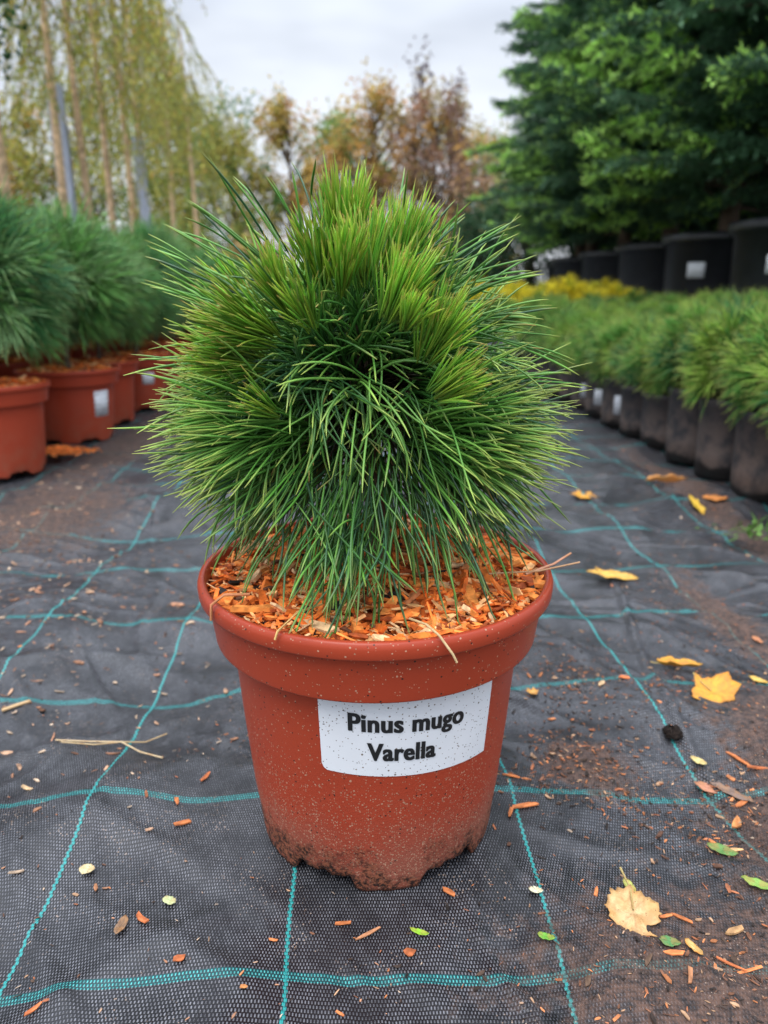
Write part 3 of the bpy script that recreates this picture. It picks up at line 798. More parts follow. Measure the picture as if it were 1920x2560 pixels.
for x in np.arange(.35, 3.3, .36):
    for y in (4.9, 5.3, 5.7, 6.1):
        if (x > 1.9 and y > 5.0) or (x > 2.1 and y > 4.5): continue
        if y > 5.6:
            o = copy_tree(gs) if u2 else gs; u2 = True; tag(o, 'bright yellow low shrub in the far right bed', 'shrub', 'golden shrubs in the far right bed'); sc = r4.uniform(1.0, 1.12)
        else:
            o = copy_tree(sh) if u1 else sh; u1 = True; tag(o, 'spreading green pine in the far right bed before the big black containers', 'shrub', 'spreading pines in the far right bed'); sc = r4.uniform(.86, .98)
        o.location = (x+r4.normal(0, .04), y+r4.normal(0, .05), 0); o.rotation_euler = (0, 0, r4.uniform(0, 6.28)); o.scale = (sc*1.1, sc*1.1, sc)

# ------------------------------------------------------------------ big conifers in black containers
def quads(P, D, Up, Ln, Wd, col, tipcol=None):
    """n leaf-like bent rhombi"""
    n = len(P); D = norm(D); Sd = norm(np.cross(D, Up)); Nn = np.cross(Sd, D)
    V = np.zeros((n, 4, 3))
    V[:, 0] = P; V[:, 1] = P+D*(Ln*.5)[:, None]+Sd*(Wd*.5)[:, None]-Nn*(Wd*.1)[:, None]
    V[:, 2] = P+D*Ln[:, None]; V[:, 3] = P+D*(Ln*.5)[:, None]-Sd*(Wd*.5)[:, None]-Nn*(Wd*.1)[:, None]
    C = np.repeat(col[:, None, :], 4, 1)
    if tipcol is not None: C[:, 2] = tipcol
    return V.reshape(-1, 3), np.arange(n*4).reshape(n, 4), C.reshape(-1, 3)
def conifer(seed, H=6.6, R0=1.62, z0=1.12):
    r = np.random.default_rng(seed); P, D, U, Ln, Wd, Cc = [], [], [], [], [], []; limbs = []
    for li in range(250):
        z = z0+(H-z0)*(li+r.uniform(-2, 2))/250; z = max(z0, z)
        f = min(1, (z-z0)/(H-z0)); Rr = R0*(1-f)**.68*(1 if f > .08 else .8+2.5*f)
        for k in range(1):
            az = li*2.39996+r.normal(0, .35); L_ = Rr*r.uniform(.55, 1.15)
            d = np.array((math.cos(az), math.sin(az), 0)); rise = r.uniform(-.10, .45); ytree = r.random()
            pts = [np.array((0, 0, z))+d*L_*s+np.array((0, 0, L_*(rise*s-.16*s*s+.06*s**3))) for s in np.linspace(0, 1, 6)]
            limbs.append(tube(pts, [.018, .014, .010, .008, .005, .003], 4))
            nt = int(24*L_/1.2)+5
            for s in np.linspace(.22, 1, nt):
                b = pts[0]*0+np.array([np.interp(s, np.linspace(0, 1, 6), [q[c] for q in pts]) for c in range(3)])
                for side in (-1, 1):
                    sd = np.array((-d[1], d[0], 0))*side
                    td = norm(d*r.uniform(.45, 1.0)+sd*r.uniform(.5, 1.0)*(1.1-s*.6)+np.array((0, 0, r.normal(-.05, .15))))
                    tl = (.10+.22*L_*(1.05-s))*r.uniform(.6, 1.15); m = int(tl/.020)+3
                    ss = np.linspace(0, 1, m)
                    pp = b+td*tl*ss[:, None]+np.array((0, 0, -.10*tl))*(ss**2)[:, None]
                    young = r.random() < ((.85 if ytree < .5 else .15) if s > .55 else .05)
                    for q in range(m):
                        for w_ in range(2):
                            P.append(pp[q]); D.append(td+r.normal(0, .55, 3)); U.append((r.normal(0, .35), r.normal(0, .35), 1))
                            Ln.append(r.uniform(.04, .065)); Wd.append(r.uniform(.013, .022))
                            tipq = ss[q] > .4 and young
                            c = np.array((.42, .68, .16)) if tipq else np.array((.090, .185, .100))
                            Cc.append(c*r.uniform(.7, 1.3))
    n = len(P); P, D, U, Ln, Wd, Cc = map(np.array, (P, D, U, Ln, Wd, Cc))
    # dark inner mass of older twigs keeps the crown closed near the trunk
    cr = quads(P, D, U, Ln, Wd, Cc)
    limbs.append(tube([(0, 0, z0*.9), (0, 0, H*.5), (0, 0, H*1.01)], [.02, .02, .008], 5))
    lv, lf, o = [], [], 0
    for v, f_ in limbs: lv.append(v); lf.append(f_+o); o += len(v)
    return cr, (np.concatenate(lv), np.concatenate(lf))
cprof = [(0, .02), (.38, .02), (.385, 0), (.40, .01), (.425, .40), (.44, .84), (.475, .85), (.485, .87), (.48, .915), (.455, .92), (.44, .86), (.2, .84)]
cV, cF = lathe(cprof, 80)
ctp = []; cme = None
for k in range(2):
    rt = empty('container_conifer', (0, 0, 0))
    if cme is None: p = mesh_np('container', cV, cF, M_bigblack, rt); cme = p.data
    else: p = bpy.data.objects.new('container', cme); COL.objects.link(p); p.parent = rt
    (V, F, C), (lv, lf) = conifer(80+k)
    mesh_np('crown', V, F, M_leafmat, rt, C, smooth=False)
    mesh_np('branches', lv, lf, M_bark, rt)
    V, F = tube([(0, 0, .8), (.02, 0, 2), (-.02, .02, 4), (0, 0, 6.2)], [.075, .06, .035, .01], 10); mesh_np('trunk', V, F, M_bark, rt)
    ctp.append(rt)
used = [False, False]
cl = ['dark green conifer in black container with square white tag, at right edge', 'conifer in black container with a small white tag, second from the right edge',
      'conifer in a lower looking black container, third along the far right row', 'fourth conifer of the container row at the right', 'fifth conifer of the container row, at its left end near the autumn trees', 'rearmost conifer of the container row at right']
for i, y in enumerate((4.9, 6.0, 7.1, 8.3, 9.5)):
    k = i % 2; o = ctp[k] if not used[k] else copy_tree(ctp[k]); used[k] = True
    o.location = (2.74-.03*(y-5), y, 0); o.rotation_euler = (0, 0, 1.3*i); s = (1, 1.0, .97, 1.02, .92)[i]; 
    tag(o, cl[i], 'tree', 'conifers in big black containers')
    if i in (0, 1): flat_tag(o, .433, .59, .71, R((-50, -50)[i])-o.rotation_euler.z, (.12, .14)[i], M_label2)
for i, (x, y) in enumerate(((4.0, 6.5), (4.1, 8.4), (4.2, 10.4), (2.9, 11.2))):
    o = copy_tree(ctp[i % 2])
    for ch in list(o.children):
        if ch.name.startswith('plant_tag'): bpy.data.objects.remove(ch)
    o.location = (x, y, 0); o.rotation_euler = (0, 0, 2.1*i+.5)
    tag(o, 'dark conifer behind the front row of container conifers', 'tree', 'conifers behind the container row')

for i, (x, y, H, W) in enumerate(((3.6, 9.2, 2.0, .8), (2.4, 12.6, 2.2, .9), (4.9, 8.0, 2.2, .9), (3.4, 11.9, 2.2, .8), (1.7, 13.2, 1.8, .7), (4.6, 10.6, 2.2, .9))):
    HEDGE.append((x, y, H, W))
# ------------------------------------------------------------------ weeping trees, posts at left
def weeping(seed, H=4.4, R0=1.25):
    r = np.random.default_rng(seed); P, D, U, Ln, Wd, Cc = [], [], [], [], [], []; tubes = []
    lean = r.normal(0, .02, 2)
    tubes.append(tube([(0, 0, 0), (lean[0]*.3, lean[1]*.3, H*.3), (lean[0], lean[1], H*.65), (lean[0]*1.5, lean[1]*1.5, H)], [.044, .036, .026, .008], 8))
    strands = []
    for k in range(30):
        z = r.uniform(H*.5, H); az = r.uniform(0, 6.28); L_ = R0*r.uniform(.35, 1.0)*(1.15-.5*(z-H*.45)/(H*.55)); d = np.array((math.cos(az), math.sin(az), 0))
        st_ = np.array((lean[0], lean[1], z))
        pts = [st_+d*L_*s+np.array((0, 0, .55*L_*s-1.15*L_*s*s)) for s in np.linspace(0, 1, 7)]
        strands.append([tuple(p) for p in pts]); strands_tip = pts
        for s in np.linspace(.25, 1, 6):
            b = np.array([np.interp(s, np.linspace(0, 1, 7), [q[c] for q in pts]) for c in range(3)])
            ln = r.uniform(.20, .85)*(1.25 if s > .7 else .9); dx = d*r.uniform(.05, .5)+r.normal(0, .12, 3)
            path = [b+dx*ln*t-np.array((0, 0, ln*(t*.45+.55*t*t)*.9)) for t in np.linspace(0, 1, 5)]
            strands.append([tuple(p) for p in path])
            m = int(ln/.024)
            for t in np.linspace(.02, 1, m):
                q = b+dx*ln*t-np.array((0, 0, ln*(t*.45+.55*t*t)*.9))
                P.append(q); D.append(np.array((0, 0, -1))+r.normal(0, .5, 3)); U.append(r.normal(0, 1, 3)); Ln.append(r.uniform(.035, .065)); Wd.append(r.uniform(.013, .024))
                c = [(.50, .46, .09), (.38, .42, .08), (.58, .46, .09), (.28, .36, .09), (.60, .34, .07)][r.choice(5, p=[.3, .3, .15, .2, .05])]
                Cc.append(np.array(c)*r.uniform(.7, 1.25))
    for s_ in strands: tubes.append(tube(s_, list(np.linspace(.0045, .0012, len(s_))), 3))
    lv, lf, o = [], [], 0
    for v, f_ in tubes: lv.append(v); lf.append(f_+o); o += len(v)
    tv = tubes[0]; tubes.append(tube([(lean[0]*.6, lean[1]*.6, H*.42), (lean[0], lean[1], H*.65), (lean[0]*1.5, lean[1]*1.5, H*1.01)], [.012, .012, .010], 5))
    lv2, lf2, o = [], [], 0
    for v, f_ in tubes[1:]: lv2.append(v); lf2.append(f_+o); o += len(v)
    return quads(*map(np.array, (P, D, U, Ln, Wd, Cc))), tv, (np.concatenate(lv2), np.concatenate(lf2))
wp = []
for k in range(3):
    rt = empty('weeping_tree', (0, 0, 0)); q, tv, br = weeping(100+k)
    mesh_np('crown', *q[:2], M_leafmat, rt, q[2], smooth=False); mesh_np('trunk', *tv, M_palebark, rt); mesh_np('branches', *br, M_twig, rt); wp.append(rt)
used = [False]*3
wl = ['weeping birch with orange tinted trunk at the far left edge', 'weeping tree whose bare pale trunk rises just left of the tall grey post', 'weeping tree with the first slim trunk right of the tall grey post', 'weeping tree with the second slim trunk right of the tall grey post', 'weeping tree standing beside the shorter looking far grey post']
for i, y in enumerate((5.9, 6.9, 7.5, 8.1, 8.8, 9.7, 10.8, 12.2)):
    k = i % 3; o = wp[k] if not used[k] else copy_tree(wp[k]); used[k] = True
    o.location = (-2.88+(.0 if i < 5 else -.1), y, 0); o.rotation_euler = (0, 0, 1.7*i); o.scale = (1, 1, (1.0, 1.08, .98, 1.05, 1.1, 1, 1.05, 1)[i])
    tag(o, wl[i] if i < 5 else 'weeping tree in the row beyond the far grey post', 'tree', 'weeping trees in a row at left')
def post(x, y, lb):
    w_, d_, t_ = .062, .055, .006; H = 2.3
    V, F = [], []
    prof = [(-w_, -d_), (w_, -d_), (w_, -d_+t_), (t_, -d_+t_), (t_, d_-t_), (w_, d_-t_), (w_, d_), (-w_, d_), (-w_, d_-t_), (-t_, d_-t_), (-t_, -d_+t_), (-w_, -d_+t_)]
    n = len(prof)
    for z in (0, H):
        for p in prof: V.append((p[0], p[1], z))
    F = [(i, (i+1) % n, n+(i+1) % n, n+i) for i in range(n)]+[tuple(range(n, 2*n)), tuple(range(n-1, -1, -1))]
    o = mesh_np('steel_post', np.array(V), F, M_galv, None, smooth=False, loc=(x, y, 0)); o.rotation_euler.z = R(10)
    tag(o, lb, 'post', 'grey steel posts along the left bed')
post(-3.0, 7.3, 'tall grey steel post nearest the camera among the weeping trees')
post(-3.0, 9.6, 'farther grey steel post among the weeping trees')

# ------------------------------------------------------------------ autumn trees and hedge far behind
def broadleaf(seed, H, W, z0, cols, nclump=70, per=70, leaf=.10, spire=False):
    r = np.random.default_rng(seed); P, D, U, Ln, Wd, Cc = [], [], [], [], [], []; tubes = []
    trunk = tube([(0, 0, 0), (r.normal(0, .05), r.normal(0, .05), H*.4), (r.normal(0, .1), r.normal(0, .1), H*.9)], [.07, .05, .012], 8)
    for k in range(nclump):
        f = r.random(); z = z0+(H-z0)*f
        prof = W*(math.sin(math.pi*min(1, .18+.75*f))**.7)*(1 if not spire else (1-f)**.8)
        az = r.uniform(0, 6.28); rad = prof*math.sqrt(r.random())
        c = np.array((rad*math.cos(az), rad*math.sin(az), z)); 
        tubes.append(tube([(0, 0, max(.1, min(H*.85, max(z0*.7, z-.5*rad-.3)))), tuple(c*.6+np.array((0, 0, z*.36))), tuple(c)], [.018, .010, .004], 4))
        c0 = np.array(cols[r.integers(0, len(cols))]); sg = r.uniform(.07, .16)
        n = int(per*r.uniform(.6, 1.4))
        pp = c+r.normal(0, sg, (n, 3))*np.array((1, 1, 1.3 if not spire else 1.6))
        P.append(pp); D.append(r.normal(0, 1, (n, 3))); U.append(r.normal(0, 1, (n, 3))); Ln.append(r.uniform(.6, 1.2, n)*leaf); Wd.append(r.uniform(.35, .6, n)*leaf); Cc.append(c0*r.uniform(.65, 1.3, (n, 1)))
    lv2, lf2, o = [], [], 0
    for v, f_ in tubes: lv2.append(v); lf2.append(f_+o); o += len(v)
    return quads(*map(np.concatenate, (P, D, U, Ln, Wd, Cc))), trunk, (np.concatenate(lv2), np.concatenate(lf2))
def add_tree(x, y, rz, name, lb, gp, **kw):
    rt = empty(name, (x, y, 0), rz, lb, 'tree', gp); q, tv, br = broadleaf(**kw)
    mesh_np('crown', q[0], q[1], M_leafmat, rt, q[2], smooth=False); mesh_np('trunk', *tv, M_bark, rt); mesh_np('branches', *br, M_bark, rt); return rt
OR = [(.60, .34, .09), (.50, .25, .08), (.62, .44, .12), (.42, .32, .09)]; OL = [(.27, .30, .06), (.38, .37, .07), (.45, .37, .08), (.18, .24, .06)]
GR = [(.16, .34, .09), (.22, .40, .11), (.11, .24, .07)]; BR = [(.38, .22, .14), (.48, .30, .15), (.30, .19, .15), (.42, .34, .14)]; PU = [(.10, .055, .07), (.14, .07, .08)]
GP = 'autumn trees along the horizon'
add_tree(-1.95, 16, 0, 'autumn_tree', 'orange autumn tree left of the green one, above the pine top', GP, seed=1, H=4.1, W=1.0, z0=2.1, cols=OR+OL[:1], nclump=64)
add_tree(-3.0, 15.5, 0, 'autumn_tree', 'olive green tree left of the orange autumn tree', GP, seed=2, H=4.0, W=1.0, z0=.6, cols=OL+GR[2:], nclump=110)
add_tree(-4.2, 16.5, 0, 'autumn_tree', 'yellow olive tree behind the weeping trees, right of the far post', GP, seed=3, H=4.3, W=1.1, z0=1.4, cols=OL, nclump=90)
add_tree(-.85, 17, 0, 'green_tree', 'fresh green tree between two orange autumn trees', GP, seed=4, H=4.0, W=1.0, z0=2.2, cols=GR, nclump=80)
add_tree(-.2, 15.5, 0, 'autumn_tree', 'tallest orange tree right of the fresh green one', GP, seed=5, H=4.25, W=1.0, z0=2.1, cols=OR+OL[2:3], nclump=66)
add_tree(.95, 15, 0, 'autumn_tree', 'brownish red autumn tree with sparse crown right of centre', GP, seed=6, H=4.0, W=1.15, z0=1.6, cols=BR+OR[:1], nclump=84)
add_tree(1.7, 16.5, 0, 'autumn_tree', 'brown and yellow autumn tree next to the dark conifers', GP, seed=7, H=3.9, W=1.1, z0=1.3, cols=BR+OL[2:], nclump=56)
add_tree(.72, 15.6, 0, 'purple_tree', 'slender purple leaved tree with the tallest spire', GP, seed=8, H=4.9, W=.22, z0=2.6, cols=PU, nclump=26, per=26, spire=True)
add_tree(1.45, 15.8, 0, 'purple_tree', 'shorter purple leaved spire near the dark conifers', GP, seed=9, H=4.6, W=.35, z0=2.6, cols=PU, nclump=22, per=24, spire=True)
add_tree(2.5, 19, 0, 'autumn_tree', 'yellowish tree partly behind the left end of the conifers', GP, seed=10, H=4.2, W=1.1, z0=.8, cols=OL+OR, nclump=80)
for i, (x, y, H, cols, lb) in enumerate([(-5.6, 14.5, 4.2, OL, 'olive tree seen between the weeping trunks'), (-6.8, 13.5, 3.9, OR+OL, 'orange and olive tree left of the tall grey post'), (-8.0, 14, 4.2, OR, 'orange autumn tree at the far left edge'), (-5.0, 18, 5, GR+OL, 'green and olive tree behind the far grey post'), (-9.5, 17, 5, OL, 'olive tree farthest left at the horizon')]):
    add_tree(x, y, 0, 'autumn_tree', lb, GP, seed=30+i, H=H, W=1.3, z0=.5, cols=cols, nclump=120)
# dark green conifer whose branch enters top left
ev = empty('evergreen_tree', (-2.72, 5.0, 0), 0, 'dark evergreen tree at the extreme top left corner', 'tree')
q = broadleaf(50, 3.3, .42, 1.95, [(.035, .10, .03), (.06, .15, .035), (.03, .08, .03)], 60, 110, .07)
mesh_np('crown', q[0][0], q[0][1], M_leafmat, ev, q[0][2], smooth=False); mesh_np('trunk', *q[1], M_bark, ev); mesh_np('branches', *q[2], M_bark, ev)
# undergrowth hedge at the horizon left of centre
HG = 'low bushes along the horizon'
for i, (x, y, H, W, cols) in enumerate([(-3.6, 13, 1.5, .9, GR+OL), (-2.4, 14, 1.3, .8, OL+BR), (-5.2, 12.5, 1.7, 1.0, GR), (.2, 17, 1.25, .9, BR), (1.4, 14, 1.3, .7, OL+BR), (-1.0, 18, 1.2, 1.0, GR), (-7, 12, 1.6, 1.1, OL)]):
    add_tree(x, y, 0, 'bush', ('green and brown leaved bush low on the horizon, ' + ['behind the left potted pines', 'left of the big pine', 'behind the weeping trunks', 'behind the big pine top', 'right of the big pine top', 'deep behind the big pine', 'at the far left'][i]), HG, seed=70+i, H=H, W=W, z0=.1, cols=cols, nclump=90, per=60)

# ------------------------------------------------------------------ fallen leaves
SERR = 0.0
def leaf_mesh(outline, size, col, col2, curl, seed, thick=.0006, fold_=0.):
    """outline: list of (x,y) about 0; built as a subdivided fan with thickness, veins in colour"""
    r = np.random.default_rng(seed); n = len(outline); O_ = np.array(outline, float)
    # densify
    D_ = []
    for i in range(n):
        a = O_[i]; b = O_[(i+1) % n]
        for t in (0, .34, .67): D_.append((a*(1-t)+b*t)*(1-(SERR if t else 0)*(.5+r.random()))+(r.normal(0, .032, 2) if t else 0))
    D_ = np.array(D_); m = len(D_); rings = [.0, .2, .4, .6, .8, 1.0]
    V, C = [], []
    px = r.uniform(0, 6, 4)
    def h(x, y): return size*(curl*(x*x*.9+y*y*.5)+fold_*abs(x)+.05*math.sin(5*x+px[0])*math.cos(4*y+px[1])+.03*math.sin(9*y+px[2]))
    for layer in (0, 1):
        for q in rings:
            for j in range(m):
                x, y = D_[j]*q
                z = h(x, y)+(thick if layer else 0)
                V.append((x*size, y*size, z))
                k = .5+.5*math.sin(7*x+px[3])*math.cos(6*y+px[0]); k = min(1, max(0, k*.6+(q**3)*.5))
                c = np.array(col)*(1-k)+np.array(col2)*k
                ang = math.atan2(y, x); vein = abs(x) < .03 or (y < .9 and abs(((y-abs(x)*.8)*3.2) % 1-.5) < .06)
                if vein: c = c*.72
                C.append(c)
    F = []; L0 = len(rings)*m
    for i in range(len(rings)-1):
        for j in range(m):
            k = (j+1) % m
            F.append((L0+i*m+j, L0+(i+1)*m+j, L0+(i+1)*m+k, L0+i*m+k)); F.append((i*m+j, i*m+k, (i+1)*m+k, (i+1)*m+j))
    e = (len(rings)-1)*m
    for j in range(m):
        k = (j+1) % m; F.append((e+j, e+k, L0+e+k, L0+e+j))
    V = np.array(V); V[:, 2] -= V[:, 2].min()
    return V, F, np.array(C)
def make_dry():
    m = N('dry_leaf'); co = m.coord(); at = m.n('Attribute', attribute_name='col').outputs['Color']
    c = m.mix(m.ramp(m.noise(co, 130, 4, .7), .42, .62, 0, .45), at, (.34, .16, .05))
    v = m.vor(co, 430); cr = m.n('SeparateXYZ'); m.put(cr.inputs[0], v.outputs['Color'])
    on = m.M('MULTIPLY', m.M('LESS_THAN', v.outputs['Distance'], .2), m.M('LESS_THAN', cr.outputs[0], .15))
    c = m.mix(m.M('MULTIPLY', on, .8), c, (.08, .045, .02))
    m.set(Base_Color=c, Roughness=.6); m.b.inputs['Specular IOR Level'].default_value = .3
    m.bump(m.noise(co, 260, 3, .6), .5, .001); return m.m
M_dry = make_dry()
maple = [(0, 1), (.22, .70), (.50, .55), (.72, .52), (1.05, .35), (.92, .05), (.98, -.35), (.62, -.48), (.30, -.72), (0, -.62), (-.38, -.60), (-.80, -.62), (-.78, -.20), (-1.0, .08), (-.72, .34), (-.40, .50), (-.16, .78)]
birch = [(0, 1), (.35, .86), (.62, .62), (.86, .36), (.93, .02), (.84, -.28), (.42, -.42), (.44, -.62), (.62, -.92), (.30, -.86), (.0, -.98), (-.3, -.88), (-.55, -1.08), (-.62, -.62), (-.88, -.42), (-1.0, .0), (-.86, .36), (-.74, .76), (-.42, .86)]
oval = [(0, 1), (.3, .75), (.45, .3), (.44, -.2), (.28, -.7), (0, -1), (-.28, -.7), (-.45, -.2), (-.44, .3), (-.28, .75)]
leafy = [(0, 1), (.35, .5), (.75, .55), (.62, .1), (.85, -.35), (.4, -.6), (0, -1), (-.45, -.65), (-.8, -.3), (-.6, .15), (-.78, .5), (-.3, .6)]
def leaf(px, py, out, size, rz, col, col2, curl, lb, seed, sq=(1, 1), stem=None, tilt=(0, 0), name='fallen_leaf', cat='leaf', gp='fallen leaves on the ground fabric', fold_=0.):
    x, y, _ = onground(px, py)
    V, F, C = leaf_mesh(out, size, col, col2, curl, seed, fold_=fold_); V[:, 0] *= sq[0]; V[:, 1] *= sq[1]
    if stem:
        rt = empty(name, (x, y, ghs(x, y)+.0025), rz); o = mesh_np('blade', V, F, M_dry, rt, C)
        zt = float(V[:, 2].max())*.5
        Vs, Fs = tube([(0, size*sq[1]*.1, .002), (0, size*sq[1]*.9, .003), (stem[0]*.5, size*sq[1]*.9+stem[1]*.55, .003), (stem[0], size*sq[1]*.9+stem[1], .004)], [.0007, .0008, .0008, .0011], 6)
        mesh_np('stalk', Vs, Fs, M_dry, rt, np.tile(np.array([[.42, .33, .13]]), (len(Vs), 1)))
        o = rt
    else: o = mesh_np(name, V, F, M_dry, None, C, loc=(x, y, ghs(x, y)+.0025))
    o.rotation_euler = (tilt[0], tilt[1], rz)
    tag(o, lb, cat, gp); return o
YL, YL2, ORG, TAN, TAN2 = (.66, .36, .04), (.56, .22, .03), (.70, .24, .05), (.66, .45, .20), (.50, .27, .08)
SERR = .07
leaf(1370, 1962, birch, .0225, R(-12), (.66, .47, .25), (.55, .30, .10), .22, 'large pale tan birch leaf with torn edge and long stalk at lower right', 1, stem=(-.006, .020), sq=(1, 1.12))
SERR = 0.0
leaf(1362, 1893, oval, .0078, R(20), (.45, .46, .12), (.38, .42, .10), .3, 'small yellow green leaf lying on the stalk of the pale tan leaf', 2)
leaf(1540, 1492, maple, .034, R(25), YL, YL2, .26, 'bright yellow lobed leaf, largest yellow leaf beside the fabric fold', 3, stem=(.003, .006), tilt=(R(12), R(-6)), sq=(1, .9))
leaf(1468, 1431, oval, .029, R(80), YL2, YL, .5, 'narrow folded ochre leaf left above the bright lobed one', 4, sq=(.6, 1), fold_=.5, stem=(0, .010))
leaf(1322, 1243, leafy, .046, R(88), (.72, .45, .13), YL, .12, 'wide pale yellow leaf lying right of the pot rim', 5, sq=(.55, 1), tilt=(R(8), 0))
leaf(1262, 1066, leafy, .036, R(70), YL, YL2, .25, 'crumpled golden leaf right of the pine needles', 6, sq=(.8, 1), tilt=(R(6), R(-5)))
leaf(1438, 1046, oval, .056, R(95), ORG, (.70, .35, .12), .35, 'long curled orange leaf near the foot of the black pots', 7, sq=(.28, 1.05), fold_=.6)
leaf(1503, 1087, leafy, .032, R(10), (.72, .55, .05), YL, .3, 'yellow leaf left of the round orange leaf near the black pots', 8, sq=(.6, 1.3), tilt=(R(20), R(20)))
leaf(1544, 1076, oval, .030, R(85), (.62, .24, .07), ORG, .2, 'round orange leaf right of the yellow one near the black pots', 9, sq=(1.5, 1))
leaf(1566, 1803, oval, .013, R(60), (.09, .22, .06), (.13, .26, .07), .2, 'dark green oval leaf among orange chips at right', 10)
leaf(1640, 1895, oval, .013, R(60), (.22, .36, .08), (.20, .40, .07), .3, 'light green leaf at the right edge', 11, sq=(.8, 1))
leaf(906, 2013, oval, .0070, R(70), (.22, .50, .03), (.30, .55, .04), .5, 'tiny bright green leaf in front of the pot', 12, sq=(.7, 1.1))
leaf(1180, 2023, oval, .0066, R(75), (.12, .34, .04), (.16, .40, .05), .4, 'tiny green leaf beside the teal line right of the pot', 13)
leaf(1447, 2034, oval, .0078, R(75), (.07, .20, .06), (.10, .25, .08), .3, 'small dark green leaf right below the pale tan leaf', 14, sq=(1.2, 1))
leaf(366, 1945, oval, .0062, R(70), (.45, .55, .25), (.5, .55, .3), .2, 'small pale green oval leaf at lower left', 15, sq=(1.3, 1))
leaf(187, 1872, oval, .0068, R(80), (.62, .52, .28), (.7, .6, .35), .3, 'cream coloured round leaf scrap by the left teal line', 16, sq=(1.7, 1))
leaf(1158, 1917, oval, .0058, R(80), (.68, .68, .45), (.7, .7, .5), .4, 'cream white seed leaf on the teal line right of the pot', 17, sq=(1.2, 1))
leaf(262, 2008, oval, .0085, R(-8), (.16, .09, .05), (.25, .16, .10), .5, 'glossy brown seed husk at lower left', 18, sq=(1, 1))
leaf(1512, 1625, oval, .009, R(40), (.62, .52, .22), (.6, .5, .2), .3, 'pale yellow leaf scrap beside the dark soil lump', 19, sq=(1.2, 1))
leaf(1535, 1665, oval, .014, R(50), (.50, .22, .14), (.45, .2, .12), .2, 'rose brown oval leaf on the soil at right', 20)
leaf(1585, 1680, oval, .022, R(45), (.17, .12, .10), (.22, .15, .12), .15, 'long dark brown leaf on the soil at right', 21, sq=(.55, 1))
leaf(1640, 1275+180, oval, .012, R(40), (.6, .5, .15), YL, .2, 'small yellowish leaf at the right edge above the lobed leaf', 22)
leaf(1150, 1483, leafy, .009, R(30), (.70, .42, .12), YL2, .6, 'small crinkled yellow leaf just right of the pot', 23)
leaf(1498, 2138-90, oval, .008, R(30), (.55, .5, .2), YL2, .2, 'thin yellow leaf scrap in the soil at lower right', 24, sq=(.8, 1))
leaf(1640, 1360, oval, .011, R(10), (.4, .16, .08), (.5, .2, .1), .2, 'reddish leaf fragment at the right edge', 25)

# two dry needle bundles, twigs
def strand(pts, r, col, lb, name='dry_needle', cat='dry needle', gp=None):
    V, F = tube(pts, r if isinstance(r, list) else [r]*len(pts), 6)
    o = mesh_np(name, V, F, M_dry, None, np.tile(np.array([col]), (len(V), 1)))
    tag(o, lb, cat, gp); return o
def gp3(px, py, dz=.003):
    x, y, _ = onground(px, py); return (x, y, ghs(x, y)+dz)
DN = 'dry straw coloured pine needles'
strand([gp3(118, 1586), gp3(190, 1583), gp3(260, 1584, .006), gp3(300, 1598), gp3(350, 1623)], .0009, (.55, .42, .25), 'long dry needle bending down right, left of the pot', gp=DN)
strand([gp3(130, 1592), gp3(200, 1590), gp3(262, 1583, .005), gp3(310, 1570), gp3(357, 1549)], .0008, (.50, .37, .20), 'long dry needle bending up right, left of the pot', gp=DN)
strand([gp3(0, 1512), gp3(30, 1503), gp3(62, 1496)], .0022, (.55, .38, .2), 'thick straw stub at the left edge', gp=DN)
zr = .2445
def rimp(deg, r, z): return (POTX+r*math.sin(R(deg)), POTY-r*math.cos(R(deg)), z)
strand([rimp(12, .118, .2445), rimp(15, .135, .2475), rimp(17, .1475, .2445), rimp(20, .152, .232), rimp(21, .153, .226)], .0009, (.58, .42, .22), 'curved dry needle hanging over the front rim, right of centre', gp=DN)
strand([rimp(-22, .10, .245), rimp(-24, .128, .250), rimp(-25.5, .1475, .2435), rimp(-26, .1490, .238)], .0009, (.66, .42, .15), 'golden dry needle bent over the front rim, left of centre', gp=DN)
strand([rimp(62, .10, .25), rimp(70, .135, .252), rimp(75, .165, .258)], .0008, (.48, .28, .15), 'dry needle sticking out over the right rim', gp=DN)
strand([rimp(70, .125, .248), rimp(80, .146, .250), rimp(84, .160, .256)], .0010, (.62, .30, .18), 'reddish splinter sticking out over the right rim', gp=DN)
strand([rimp(-50, .12, .246), rimp(-52, .138, .249), rimp(-52.5, .1480, .243), rimp(-53, .1485, .231)], .0012, (.55, .22, .10), 'orange splinter hanging over the left rim', gp=DN)

